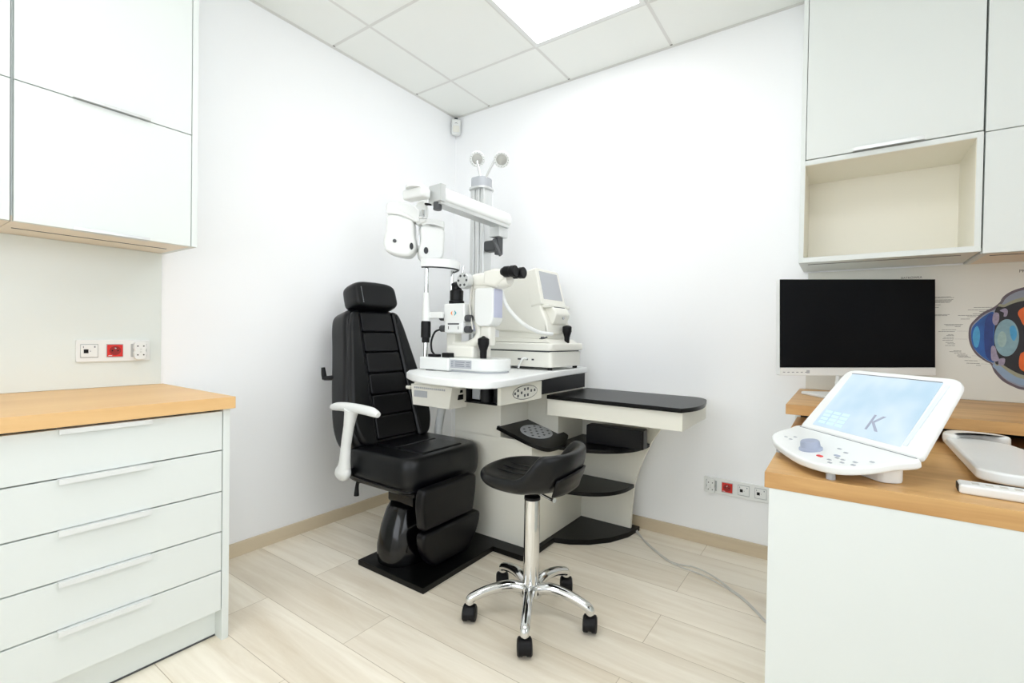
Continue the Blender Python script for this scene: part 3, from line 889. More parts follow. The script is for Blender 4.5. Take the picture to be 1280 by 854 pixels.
# ------------------------------------------------------------------ floor cable
o = MB()
o.tube([(1.345, -0.04, 0.02), (1.42, -0.11, 0.005), (1.482, -0.175, 0.004), (1.605, -0.285, 0.004), (1.67, -0.315, 0.004), (1.751, -0.30, 0.004), (1.835, -0.335, 0.004), (1.91, -0.40, 0.004), (1.975, -0.455, 0.004), (2.061, -0.565, 0.004), (2.125, -0.65, 0.004)], 0.0032, 8)
o.tube([(1.355, -0.03, 0.02), (1.43, -0.115, 0.005), (1.49, -0.19, 0.004), (1.615, -0.30, 0.004), (1.70, -0.335, 0.004), (1.76, -0.345, 0.004), (1.835, -0.37, 0.004), (1.915, -0.415, 0.004), (1.98, -0.47, 0.004), (2.065, -0.578, 0.004), (2.13, -0.665, 0.004)], 0.0032, 8)
tag(o.build('floor_cable', 'cable_w'), 'thin white cable trailing across the floor towards the desk', 'cable')

# ------------------------------------------------------------------ refraction unit (pedestal, tables, column, arm)
U = thing('refraction_unit', 'ivory and black ophthalmic refraction unit with white instrument table and black shelves', 'refraction unit', (0.85, -0.4, 0))
arc = [(1.109, -0.455), (1.18, -0.43), (1.26, -0.375), (1.335, -0.285), (1.385, -0.17), (1.402, -0.05)]
MB().prism([(0.521, -1.18), (0.927, -1.18), (0.922, -0.715), (1.088, -0.715), (1.111, -0.69)] + arc + [(0.521, -0.05)], 0.0, 0.026, 'z', 0.004).build('plinth', 'lacq', U)
b = MB()
b.box((0.603, -0.64, 0.026), (1.085, -0.11, 0.535), 0.002)
b.box((0.603, -0.64, 0.53), (0.90, -0.11, 0.832), 0.002)
b.box((0.898, -0.39, 0.53), (1.085, -0.11, 0.832), 0.002)
b.box((0.55, -0.53, 0.026), (0.61, -0.32, 0.832), 0.002)
b.build('pedestal', 'unit', U)
# curved back panel
crv = [(1.374, 0.026), (1.38, 0.15), (1.39, 0.257), (1.413, 0.34), (1.443, 0.42), (1.485, 0.51), (1.53, 0.58), (1.60, 0.655)]
MB().prism([(1.08, 0.026)] + crv + [(1.08, 0.655)], -0.11, -0.09, 'y', 0.002).build('back_panel', 'unit', U)
def fan(z, tipx, depth, name='shelf'):
    n = 16
    pts = [(1.086, -0.111)]
    for i in range(n + 1):
        a = radians(90 * i / n)
        x = 1.086 + (tipx - 1.086) * sin(a) ** 0.92
        y = -0.111 - depth * cos(a) ** 0.8
        pts.append((x, y))
    MB().prism(pts, z - 0.02, z, 'z', 0.003).build(name, 'lacq', U)
fan(0.49, 1.468, 0.345)
fan(0.264, 1.39, 0.312)
# side table
MB().box((1.09, -0.515, 0.648), (1.738, -0.10, 0.728), 0.003).build('side_table_apron', 'unit', U)
MB().prism(rpoly([(1.09, -0.522), (1.738, -0.535), (1.775, -0.445), (1.782, -0.33), (1.75, -0.14), (1.70, -0.085), (1.09, -0.075)], [0.004, 0.004, 0.05, 0.06, 0.06, 0.03, 0.0]), 0.728, 0.747, 'z', 0.003).build('side_table_top', 'lacq', U)
# slanted keypad shelf
zk = lambda x: 0.592 - (x - 0.89) * 0.29
Tk = frame((0.89, -0.33, 0.591), (1, 0, -0.29), (0, 1, 0))
if Tk.to_3x3().col[2].z < 0:
    Tk = frame((0.89, -0.33, 0.591), (1, 0, -0.29), (0, 1, 0)) @ Matrix.Rotation(pi, 4, 'X')
k = MB(Tk).prism(rpoly([(0.0, -0.325), (0.2, -0.325), (0.285, -0.30), (0.30, -0.15), (0.235, 0.0), (0.0, 0.0)], [0.003, 0.05, 0.06, 0.08, 0.03, 0.003]), -0.02, 0.0, 'z', 0.003).build('keypad_shelf', 'lacq', U)
kp = MB(Tk).prism(ell(0.135, -0.165, 0.075, 0.104, 36), 0.0, 0.0025, 'z', 0.001).build('keypad', 'lcd_grey', k)
for i in range(-2, 3):
    for j in range(-3, 4):
        if (i / 2.6) ** 2 + (j / 3.6) ** 2 < 0.92 and (i + j) % 2 == 0:
            MB(Tk).prism(rrect(0.135 + i * 0.023 - 0.005, -0.165 + j * 0.024 - 0.007, 0.135 + i * 0.023 + 0.005, -0.165 + j * 0.024 + 0.007, 0.003), 0.0025, 0.0036, 'z').build('key', 'grey', k)
# swinging instrument table
tab = [(0.668, -1.045), (0.782, -1.118), (0.904, -1.158), (1.032, -1.168), (1.147, -1.163), (1.19, -1.145), (1.212, -1.10), (1.214, -1.05), (1.207, -0.989),
       (1.164, -0.709), (1.129, -0.461), (1.102, -0.10), (1.075, -0.07), (0.70, -0.07), (0.68, -0.10), (0.68, -0.53), (0.60, -0.62), (0.56, -0.75), (0.565, -0.88), (0.60, -0.97), (0.645, -1.018)]
MB().prism(tab, 0.834, 0.865, 'z', 0.006, 3).build('instrument_table', 'table', U)
MB().box((1.06, -0.60, 0.755), (1.098, -0.118, 0.834), 0.002).build('table_rail', 'black', U)
# control drawer under the table
c = MB().box((1.082, -0.915, 0.738), (1.10, -0.585, 0.822), 0.0015).build('control_drawer', 'unit', U)
Td = Matrix.Translation((1.10, -0.727, 0.780)) @ Matrix(((0, 0, 1, 0), (1, 0, 0, 0), (0, 1, 0, 0), (0, 0, 0, 1)))
e = MB(Td).prism(ell(0, 0, 0.101, 0.032, 40), 0, 0.0012, 'z').build('keypad_border', 'black', c)
MB(Td).prism(ell(0, 0, 0.098, 0.0295, 40), 0, 0.0018, 'z').build('keypad', 'cream', c)
t = MB(Td)
for x, y in ((-0.085, 0), (-0.062, 0.012), (-0.062, -0.012), (-0.034, 0), (-0.008, 0.014), (-0.008, -0.014), (0.018, 0.015), (0.018, -0.013), (0.046, 0.004), (0.075, 0.004)):
    MB(Td).prism(rrect(x - 0.006, y - 0.006, x + 0.006, y + 0.006, 0.002), 0.0018, 0.0032, 'z', 0.0005).build('key', 'grey', c)
h = MB()
h.box((0.905, -0.92, 0.738), (1.082, -0.59, 0.742))
h.box((0.905, -0.60, 0.738), (1.082, -0.59, 0.822))
h.box((0.905, -0.91, 0.738), (0.908, -0.59, 0.822))
h.build('drawer_housing', 'black', U)
h = MB()
h.cyl((1.0, -0.885, 0.744), (1.0, -0.885, 0.826), 0.026, n=20)
h.cyl((1.05, -0.87, 0.744), (1.05, -0.87, 0.826), 0.02, n=20)
h.build('housing_post', 'black', U)
MB().box((0.915, -0.88, 0.748), (0.96, -0.86, 0.826), 0.003).build('transformer', 'lcd_grey', U)
# power box
pb = MB().prism([(0.615, 0.702), (0.845, 0.702), (0.862, 0.80), (0.60, 0.80)], -0.955, -0.835, 'y', 0.004).build('power_box', 'cream', U)
pb2 = MB().prism([(0.612, 0.798), (0.90, 0.798), (0.90, 0.836), (0.612, 0.836)], -0.945, -0.70, 'y', 0.003).build('box_mount', 'cream', U)
t = MB()
for i in range(16):
    t.box((0.625 + i * 0.0125, -0.9565, 0.781), (0.633 + i * 0.0125, -0.954, 0.789))
t.build('lettering', 'lcd_grey', pb)
MB().box((0.625, -0.9565, 0.742), (0.71, -0.954, 0.772)).build('rating_label', 'lcd_grey', pb)
t = MB()
t.box((0.846, -0.905, 0.74), (0.8565, -0.872, 0.763)).box((0.85, -0.897, 0.772), (0.8595, -0.88, 0.785))
t.build('switch', 'black', pb)
t = MB().cyl((0.60, -0.955, 0.782), (0.575, -0.955, 0.782), 0.009, n=14, bev=0.002).build('knob', 'cream', pb)

# column
def tri_column(z0, z1):
    b = MB()
    for dx in (-0.034, 0.0, 0.034):
        b.prism(rrect(0.607 + dx - 0.0155, -0.49, 0.607 + dx + 0.0155, -0.415, 0.007, 3), z0, z1, 'z')
    b.box((0.567, -0.478, z0), (0.647, -0.425, z1))
    return b
tri_column(0.832, 1.845).build('column', 'alu', U)
cc = MB().prism(rrect(0.545, -0.515, 0.669, -0.39, 0.045), 1.838, 1.85, 'z', 0.002).build('column_flange', 'alu', U)
MB().prism(rrect(0.557, -0.505, 0.657, -0.40, 0.035), 1.85, 1.905, 'z', 0.005).build('column_cap', 'lcd_grey', U)
def spot(stem, hc, aim):
    a = Vector(aim).normalized()
    h = Vector(hc)
    s = MB().tube(stem, 0.0065, 10).build('lamp_stem', 'alu', U)
    Tq = Matrix.Translation(h) @ a.to_track_quat('Z', 'Y').to_matrix().to_4x4() @ Matrix.Scale(0.86, 4)
    hd = MB(Tq).lathe([(0.012, -0.075), (0.028, -0.07), (0.033, -0.05), (0.034, -0.02), (0.049, -0.008), (0.05, 0.008), (0.046, 0.012), (0.037, 0.012), (0.036, 0.006)], (0, 0, 0), 32).build('lamp_head', 'white', U)
    MB(Tq).lathe([(0.036, 0.004), (0.03, 0.009), (0.015, 0.011), (0.001, 0.012)], (0, 0, 0), 28).build('lens', 'lens', hd)
    t = MB(Tq)
    for i in range(16):
        q = 2 * pi * i / 16
        t.cyl((0.0425 * cos(q), 0.0425 * sin(q), 0.0118), (0.0425 * cos(q), 0.0425 * sin(q), 0.0122), 0.002, n=8)
    t.build('vent_hole', 'grey', hd)
    return hd
spot([(0.62, -0.47, 1.88), (0.605, -0.475, 1.95), (0.59, -0.475, 2.0)], (0.575, -0.455, 2.022), (0.62, -0.72, -0.62))
spot([(0.63, -0.47, 1.87), (0.675, -0.475, 1.93), (0.715, -0.475, 1.985)], (0.745, -0.455, 1.985), (0.5, -0.7, -0.7))
# arm bracket and clamp
br = MB()
br.box((0.655, -0.49, 1.49), (0.735, -0.43, 1.55), 0.012, 3)
br.build('clamp', 'grey', U)
b = MB().cyl((0.742, -0.465, 1.47), (0.742, -0.465, 1.565), 0.022, n=20, bev=0.003)
b.build('pivot_post', 'grey', U)
MB().tube([(0.738, -0.50, 1.545), (0.762, -0.51, 1.505), (0.79, -0.515, 1.455)], [0.011, 0.01, 0.008], 12).build('clamp_lever', 'grey', U)
MB().box((0.705, -0.505, 1.56), (0.775, -0.425, 1.625), 0.006).build('pivot_block', 'alu', U)
# arm: local x along the arm from the column toward the chair
A0, A1 = Vector((0.762, -0.43, 1.622)), Vector((0.725, -0.93, 1.645))
TA = frame(A0, A1 - A0, (1, 0.07, 0))
La = (A1 - A0).length
if TA.to_3x3().col[2].z < 0:
    TA = frame(A0, A1 - A0, (-1, -0.07, 0))
arm_sec = rpoly([(-0.04, 0.004), (0.04, 0.004), (0.041, 0.045), (0.026, 0.072), (-0.026, 0.072), (-0.041, 0.045)], 0.014)
MB(TA).prism(arm_sec, 0.0, La - 0.02, 'x', 0.006).build('arm_cover', 'white', U)
MB(TA).box((0.01, -0.032, -0.012), (La, 0.032, 0.008), 0.002).build('arm_rail', 'alu', U)
MB(TA).box((La - 0.02, -0.042, -0.002), (La + 0.012, 0.042, 0.078), 0.004).build('arm_end_cap', 'alu', U)
MB(TA).cyl((La - 0.01, 0, -0.035), (La - 0.01, 0, 0.0), 0.02, n=18, bev=0.003).build('arm_joint', 'grey', U)
# head yoke
yk = MB()
yk.box((0.585, -1.01, 1.655), (0.712, -0.95, 1.702), 0.01, 3)
yk.lathe([(0.05, 0.0), (0.048, 0.012), (0.03, 0.02), (0.001, 0.022)], (0.655, -0.985, 1.70), 24)
yk.build('head_yoke', 'white', U)

# phoropter hanging from the arm
HC = Vector((0.561, -0.892, 1.553))
uu = Vector((0.80, 0.60, 0))
TP = frame(HC, uu, (0, 0, 1))            # x right, y up, z toward the examiner
S = 0.0039
def px(l):
    return [((x - 519) * S, (285 - y) * S) for x, y in l]
P = thing('phoropter', 'white twin-lobed phoropter head hanging from the arm above the chair', 'phoropter', (HC.x, HC.y, 1.38))
lobeA = px([(483.5, 273), (482.5, 290), (480, 302), (480.3, 311), (484, 317), (497, 321.5), (510, 322.5), (516.5, 317), (519, 309), (517, 296), (515.5, 279), (505, 274), (495, 271.5)])
MB(TP).prism(smooth2(lobeA, 4), -0.055, 0.04, 'z', 0.016, 4).build('lobe', 'white', P)
capA = px([(483, 271), (483, 259), (488, 254.5), (503, 255.5), (517, 259.5), (524, 266), (523.5, 281), (517, 279.5), (505, 274), (495, 271.3)])
MB(TP).prism(rpoly(capA, [0.012, 0.015, 0.015, 0.012, 0.012, 0.012, 0.012, 0.012, 0.012, 0.012]), -0.052, 0.043, 'z', 0.009, 3).build('lobe_cap', 'white', P)
TP2 = TP @ Matrix.Translation((0.0, 0, -0.02)) @ Matrix.Rotation(radians(14), 4, 'Y')
lobeB = px([(522.5, 284), (522.5, 300), (520, 312), (521, 321), (528, 326.5), (540, 325), (550, 321), (552, 305), (551.5, 286), (537, 282.5)])
MB(TP2).prism(smooth2(lobeB, 4), -0.055, 0.04, 'z', 0.014, 4).build('lobe', 'white', P)
capB = px([(523, 283), (523, 275), (530, 273), (551.5, 275), (552, 286), (537, 282.3)])
MB(TP2).prism(rpoly(capB, 0.01), -0.052, 0.042, 'z', 0.007, 3).build('lobe_cap', 'white', P)
def eyep(T, x, y, rx_, ry_, z):
    c = px([(x, y)])[0]
    MB(T).prism(ell(c[0], c[1], rx_, ry_, 24), z - 0.01, z + 0.006, 'z', 0.002).build('aperture', 'glassy', P)
eyep(TP, 514.5, 310, 0.009, 0.0165, 0.038)
eyep(TP2, 529, 313.5, 0.011, 0.0165, 0.038)
c = px([(494, 304)])[0]
MB(TP).cyl((c[0], c[1], 0.036), (c[0], c[1], 0.048), 0.0085, n=16, bev=0.002).build('knob', 'grey', P)
t = MB(TP)
b0 = px([(523, 262), (533, 281)])
t.prism(rpoly(px([(516, 262), (522, 253), (530, 252), (533, 262), (531, 279), (519, 283)]), 0.012), -0.03, 0.03, 'z', 0.01, 3)
t.build('centre_bridge', 'white', P)
MB(TP).box((px([(521.5, 283)])[0][0] - 0.003, -0.09, -0.03), (px([(521.5, 283)])[0][0] + 0.004, 0.01, -0.012), 0.002).build('spacing_rod', 'chrome', P)
c = px([(528, 270)])[0]
MB(TP).cyl((c[0], c[1] - 0.02, 0.035), (c[0], c[1] + 0.02, 0.035), 0.008, n=14, bev=0.002).cyl((c[0] - 0.018, c[1] - 0.016, 0.035), (c[0] + 0.018, c[1] - 0.016, 0.035), 0.006, n=14, bev=0.002).build('adjuster', 'chrome', P)
c = px([(528, 257)])[0]
MB(TP).tube([(c[0], c[1], 0.02), (c[0] + 0.025, c[1] - 0.002, 0.03), (c[0] + 0.045, c[1] - 0.004, 0.03)], [0.008, 0.0055, 0.005], 10).build('lock_lever', 'black', P)
MB(TP).cyl((c[0] - 0.01, c[1] - 0.01, -0.01), (c[0] - 0.01, px([(0, 246)])[0][1], -0.01), 0.022, n=20).build('hanger', 'white', P)

# black box on the upper fan shelf
o = thing('equipment_box', 'flat black rectangular box standing on the upper black shelf', 'box', (1.34, -0.27, 0.49))
Tq = Matrix.Translation((1.345, -0.275, 0.4905)) @ Matrix.Rotation(radians(4), 4, 'Z')
MB(Tq).box((-0.145, -0.02, 0), (0.148, 0.05, 0.093), 0.003).build('casing', 'black', o)
MB(Tq).box((0.138, -0.0225, 0.002), (0.1505, 0.045, 0.091), 0.002).build('end_cap', 'lacq', o)

# ------------------------------------------------------------------ slit lamp on the instrument table
ZT = 0.865
SLp = thing('slit_lamp', 'white slit lamp microscope with black eyepieces and chin rest near the chair', 'slit lamp', (0.85, -0.8, ZT))
Yc = -0.79
MB().box((0.612, -0.915, ZT + 0.003), (0.80, -0.69, ZT + 0.063), 0.008, 3).build('chin_rest_base', 'white', SLp)
MB().box((0.655, -0.912, ZT + 0.0003), (0.70, -0.85, ZT + 0.004)).build('base_pad', 'grey', SLp)
slab = [(0.74, -0.895), (0.96, -0.9)] + [(0.965 + 0.075 * cos(radians(a)), -0.80 + 0.1 * sin(radians(a))) for a in range(-75, 90, 15)] + [(0.96, -0.70), (0.74, -0.70)]
sb = MB().prism(slab, ZT + 0.008, ZT + 0.064, 'z', 0.008, 3).build('stage', 'white', SLp)
MB().prism([(x * 0.96 + 0.035, (y + 0.8) * 0.92 - 0.8) for x, y in slab], ZT + 0.0003, ZT + 0.009, 'z').build('stage_foot', 'lcd_grey', SLp)
lb = MB().box((0.80, -0.9005, ZT + 0.018), (0.925, -0.899, ZT + 0.056)).build('rating_label', 'lcd_grey', SLp)
lb['label'] = 'grey printed rating label'
t = MB()
for i, (a, b_) in enumerate(((0.806, 0.818), (0.83, 0.885), (0.895, 0.918))):
    for j in range(3):
        t.box((a, -0.9012, ZT + 0.026 + j * 0.009), (b_ - 0.004 * (j % 2), -0.9, ZT + 0.0295 + j * 0.009))
t.build('lettering', 'print', lb)
# head frame
p1, p2 = (0.625, -0.885), (0.62, -0.70)
hf = MB().cyl((p1[0], p1[1], ZT + 0.06), (p1[0], p1[1], 1.37), 0.0105, n=18).cyl((p2[0], p2[1], ZT + 0.06), (p2[0], p2[1], 1.365), 0.0105, n=18)
hf.build('frame_post', 'chrome', SLp)
MB().lathe([(0.019, 1.09), (0.02, 1.12), (0.016, 1.20), (0.014, 1.235)], (p1[0], p1[1], 0), 20).build('post_sleeve', 'white', SLp)
MB().lathe([(0.018, 0.995), (0.0185, 1.018), (0.0235, 1.02), (0.0235, 1.09), (0.021, 1.098)], (p1[0], p1[1], 0), 20).build('grip', 'black', SLp)
band = MB()
pts = smooth([(0.612, -0.905, 1.373), (0.66, -0.885, 1.373), (0.705, -0.81, 1.373), (0.69, -0.73, 1.373), (0.615, -0.68, 1.373)])
t = bmesh.new()
rr2 = []
for p in pts:
    q = p + (p - Vector((0.60, -0.79, 1.373))).normalized() * 0.008
    rr2.append([t.verts.new((p.x, p.y, p.z - 0.014)), t.verts.new((q.x, q.y, q.z - 0.014)), t.verts.new((q.x, q.y, q.z + 0.024)), t.verts.new((p.x, p.y, p.z + 0.024))])
for a, b_ in zip(rr2, rr2[1:]):
    for j in range(4):
        t.faces.new((a[j], a[(j + 1) % 4], b_[(j + 1) % 4], b_[j]))
t.faces.new(rr2[0]); t.faces.new(rr2[-1])
band.merge(t)
band.build('forehead_band', 'white', SLp)
MB().tube([tuple(p + Vector((0, 0, -0.016))) for p in pts[::4]], 0.0045, 8).build('band_edge', 'grey', SLp)
MB().box((0.64, -0.88, 1.112), (0.72, -0.86, 1.142), 0.004).build('chin_bar', 'white', SLp)
# illumination tower
hs = MB().box((0.702, -0.845, 1.095), (0.832, -0.735, 1.182), 0.006, 3).box((0.708, -0.85, 1.04), (0.827, -0.74, 1.10), 0.012, 3).build('lamp_housing', 'white', SLp)
t = MB()
t.prism([(0.748, 1.137), (0.758, 1.148), (0.758, 1.142), (0.754, 1.137), (0.758, 1.132), (0.758, 1.126)], -0.8462, -0.8445, 'y').build('emblem', 'orange', hs)
t = MB()
t.prism([(0.784, 1.137), (0.772, 1.15), (0.772, 1.143), (0.777, 1.137), (0.772, 1.131), (0.772, 1.124)], -0.8462, -0.8445, 'y').build('emblem', 'teal', hs)
t = MB()
t.box((0.735, -0.8508, 1.082), (0.805, -0.8495, 1.089)).build('slot', 'grey', hs)
MB().box((0.737, -0.8508, 1.06), (0.741, -0.8495, 1.075)).build('slot', 'grey', hs)
MB().box((0.799, -0.8508, 1.06), (0.803, -0.8495, 1.075)).build('slot', 'grey', hs)
for (x, z, s) in ((0.702, 1.118, -1), (0.832, 1.112, 1), (0.705, 1.064, -1), (0.83, 1.06, 1)):
    MB().cyl((x, -0.83, z), (x + s * 0.032, -0.83, z), 0.0165, n=18, bev=0.003).build('knob', 'grey', SLp)
MB().lathe([(0.033, 1.182), (0.037, 1.186), (0.037, 1.198), (0.031, 1.2), (0.0325, 1.245), (0.029, 1.25), (0.024, 1.252), (0.024, 1.27), (0.027, 1.272), (0.027, 1.282), (0.012, 1.29), (0.004, 1.292)], (0.735, -0.79, 0), 26).build('lamp_cap', 'black', SLp)
MB().cyl((0.74, -0.77, 1.29), (0.75, -0.76, 1.37), 0.006, n=12).build('hanger_rod', 'chrome', SLp)
MB().box((0.69, -0.81, 0.925), (0.745, -0.76, 1.05), 0.006).build('tower_column', 'cream', SLp)
MB().tube([(0.677, -0.845, 1.058), (0.66, -0.86, 1.045), (0.648, -0.87, 1.0), (0.658, -0.875, 0.955), (0.688, -0.875, 0.932)], 0.0048, 10).build('lamp_cable', 'black', SLp)
t = MB()
t.box((0.655, -0.90, 0.928), (0.715, -0.87, 0.942), 0.003).box((0.74, -0.895, 0.928), (0.785, -0.85, 0.95), 0.003)
t.build('rail_stop', 'black', SLp)
# swing arm, microscope
sw = MB().tube([(0.845, Yc, 1.275), (0.85, Yc, 1.2), (0.868, Yc, 1.10), (0.885, Yc, 1.04), (0.86, Yc - 0.01, 0.998), (0.80, Yc - 0.015, 0.982), (0.735, Yc - 0.01, 0.985)], [0.022, 0.021, 0.02, 0.022, 0.024, 0.022, 0.02], 14)
sw.build('swing_arm', 'cream', SLp)
MB().box((0.735, -0.86, ZT + 0.062), (0.90, -0.72, 0.985), 0.012, 3).build('carriage', 'cream', SLp)
mb_ = MB().lathe([(0.03, -0.02), (0.036, 0.0), (0.038, 0.08), (0.044, 0.10), (0.044, 0.15), (0.036, 0.175), (0.03, 0.185)], (0.865, Yc, 1.288), 28, 1, 1, 'x')
mb_.box((0.855, -0.815, 1.245), (0.98, -0.765, 1.285), 0.01)
mb_.prism([(0.93, 1.262), (1.0, 1.25), (1.045, 1.285), (1.045, 1.325), (0.99, 1.335), (0.93, 1.325)], -0.835, -0.745, 'y', 0.015, 3)
mb_.build('microscope_body', 'cream', SLp)
for yy in (-0.822, -0.757):
    ep = MB().lathe([(0.018, -0.012), (0.022, 0.0), (0.0245, 0.003), (0.0245, 0.024), (0.0225, 0.027), (0.0225, 0.034), (0.0255, 0.038), (0.0255, 0.058), (0.021, 0.062), (0.017, 0.06)], (1.042, yy, 1.316), 26, 1, 1, 'x').build('eyepiece', 'black', SLp)
    MB().lathe([(0.0175, 0.0595), (0.012, 0.058), (0.001, 0.057)], (1.042, yy, 1.316), 20, 1, 1, 'x').build('lens', 'glassy', ep)
kb = MB().lathe([(0.034, -0.02), (0.038, -0.015), (0.038, 0.012), (0.03, 0.016), (0.002, 0.017)], (0.835, -0.845, 1.285), 26, 1, 1, 'y')
kb.build('magnification_knob', 'alu', SLp)
t = MB()
for i in range(6):
    q = 2 * pi * i / 6
    t.cyl((0.835 + 0.024 * cos(q), -0.866, 1.285 + 0.024 * sin(q)), (0.835 + 0.024 * cos(q), -0.864, 1.285 + 0.024 * sin(q)), 0.006, n=10)
t.build('knob_mark', 'grey', SLp)
MB().prism(rpoly([(0.878, 1.25), (0.985, 1.25), (0.985, 1.10), (0.965, 1.075), (0.90, 1.075), (0.878, 1.10)], 0.015), -0.83, -0.75, 'y', 0.008, 3).build('camera_housing', 'white', SLp)
MB().box((0.984, -0.822, 1.115), (0.987, -0.758, 1.245), 0.001).build('side_panel', 'lilac', SLp)
MB().box((0.872, -0.82, 1.10), (0.879, -0.76, 1.24), 0.002).build('housing_seam', 'grey', SLp)
MB().box((0.90, -0.815, 0.985), (0.96, -0.765, 1.078), 0.012, 3).build('microscope_post', 'cream', SLp)
MB().cyl((0.815, -0.76, 1.07), (0.865, -0.75, 1.07), 0.018, n=16, bev=0.003).build('joint_collar', 'lilac', SLp)
j = MB().lathe([(0.015, 0.0), (0.0165, 0.035), (0.024, 0.06), (0.026, 0.066), (0.026, 0.088), (0.022, 0.092), (0.012, 0.096), (0.004, 0.102)], (0.94, -0.835, ZT + 0.064), 26)
j.build('joystick', 'black', SLp)
MB().tube([(0.975, -0.75, 1.24), (1.0, -0.74, 1.17), (1.05, -0.70, 1.10), (1.10, -0.63, 1.055), (1.14, -0.56, 1.045)], 0.0085, 10).build('microscope_cable', 'white', SLp)
t = MB()
t.tube([(0.853, -0.82, 1.26), (0.853, -0.83, 1.16), (0.872, -0.83, 1.06)], 0.004, 8)
t.build('thin_cable', 'cable_w', SLp)

# ------------------------------------------------------------------ autorefractor behind the slit lamp
AR = thing('autorefractor', 'bulky white autorefractor with tilted grey screen behind the slit lamp', 'autorefractor', (0.9, -0.35, ZT))
for x, y in ((0.72, -0.485), (1.085, -0.485), (1.075, -0.20), (0.72, -0.20)):
    MB().cyl((x, y, ZT + 0.0003), (x, y, ZT + 0.016), 0.013, n=14).build('foot', 'black', AR)
bs = MB().prism(rpoly([(0.695, -0.505), (1.105, -0.505), (1.108, -0.19), (0.70, -0.175)], 0.02), ZT + 0.014, 0.957, 'z', 0.005).build('base', 'cream', AR)
t = MB()
for a, b_ in ((0.905, 0.925), (0.955, 0.968), (0.99, 1.003)):
    t.box((a, -0.5062, 0.912), (b_, -0.5045, 0.92))
t.build('port', 'grey', bs)
MB().tube([(0.962, -0.50, 0.918), (0.95, -0.525, 0.92), (0.932, -0.53, 0.89), (0.928, -0.53, 0.872)], 0.005, 8).build('port_cable', 'white', AR)
st = MB().prism(rpoly([(0.672, -0.515), (1.11, -0.515), (1.125, -0.19), (0.675, -0.17)], 0.03), 0.962, 1.0, 'z', 0.008, 3)
st.prism(rpoly([(0.69, 0.998), (1.09, 0.998), (1.06, 1.018), (0.73, 1.026)], 0.004), -0.49, -0.2, 'y', 0.004)
st.build('sliding_stage', 'cream', AR)
MB().prism(rpoly([(0.685, -0.505), (1.10, -0.505), (1.105, -0.2), (0.69, -0.18)], 0.02), 0.955, 0.963, 'z').build('stage_gap', 'grey', AR)
MB().box((0.73, -0.44, 1.015), (1.03, -0.22, 1.062), 0.01).build('neck', 'cream', AR)
prof = rpoly([(0.715, 1.062), (1.05, 1.045), (1.045, 1.10), (1.0, 1.195), (0.975, 1.30), (0.955, 1.355), (0.90, 1.378), (0.745, 1.352), (0.70, 1.30), (0.674, 1.21), (0.68, 1.10)], [0.02, 0.01, 0.02, 0.03, 0.02, 0.02, 0.03, 0.03, 0.04, 0.05, 0.04])
MB().prism(prof, -0.45, -0.21, 'y', 0.012, 3).build('head_body', 'cream', AR)
# screen on the front, tilted back
Ts = frame((0.992, -0.45, 1.205), (0, 1, 0), (-0.045, 0, 0.18))     # x along +Y, y up, z toward +X
if Ts.to_3x3().col[2].x < 0:
    Ts = Ts @ Matrix.Scale(-1, 4, (0, 0, 1))
fr = MB(Ts).prism(rpoly([(-0.004, -0.012), (0.25, -0.012), (0.24, 0.185), (0.002, 0.185)], 0.012), -0.05, 0.02, 'z', 0.006, 3).build('screen_frame', 'cream', AR)
MB(Ts).prism([(0.025, 0.018), (0.222, 0.018), (0.215, 0.168), (0.03, 0.168)], 0.019, 0.0215, 'z').build('display', 'lcd_grey', fr)
MB().box((0.985, -0.435, 1.18), (1.048, -0.215, 1.20), 0.006).build('screen_lip', 'cream', AR)
pr = MB().prism(rpoly([(0.98, 1.185), (1.055, 1.185), (1.075, 1.15), (1.055, 1.095), (0.98, 1.09)], 0.012), -0.41, -0.26, 'y', 0.008, 3).build('printer', 'cream', AR)
MB().box((1.0, -0.392, 1.182), (1.05, -0.28, 1.1875)).build('paper_slot', 'grey', pr)
MB().cyl((1.07, -0.335, 1.13), (1.076, -0.335, 1.13), 0.007, n=14).build('button', 'lcd_grey', pr)
MB().lathe([(0.013, 0.0), (0.0145, 0.03), (0.022, 0.055), (0.0245, 0.06), (0.0245, 0.085), (0.02, 0.09), (0.006, 0.094)], (1.078, -0.30, 1.0), 24).build('joystick', 'black', AR)
MB().cyl((1.03, -0.47, 1.02), (1.03, -0.47, 1.032), 0.009, n=14).cyl((1.015, -0.475, 1.018), (1.055, -0.465, 1.03), 0.004, n=10).build('lock_knob', 'grey', AR)

# ------------------------------------------------------------------ examination chair
CH = thing('examination_chair', 'black leather examination chair with white armrests on the black plinth', 'chair', (0.62, -0.905, 0.026))
cy = -0.905
Z0 = 0.0262
def loft(rings):
    b = MB()
    t = bmesh.new()
    R = [[t.verts.new(p) for p in r] for r in rings]
    n = len(R[0])
    for a, c in zip(R, R[1:]):
        for j in range(n):
            t.faces.new((a[j], a[(j + 1) % n], c[(j + 1) % n], c[j]))
    t.faces.new(R[0][::-1])
    t.faces.new(R[-1])
    bmesh.ops.recalc_face_normals(t, faces=t.faces[:])
    b.merge(t)
    return b
def sup(cx, cy_, ax, ay, z, p=2.6, n=40):
    out = []
    for j in range(n):
        a = 2 * pi * j / n
        c_, s_ = cos(a), sin(a)
        out.append((cx + ax * abs(c_) ** (2 / p) * (1 if c_ > 0 else -1), cy_ + ay * abs(s_) ** (2 / p) * (1 if s_ > 0 else -1), z))
    return out
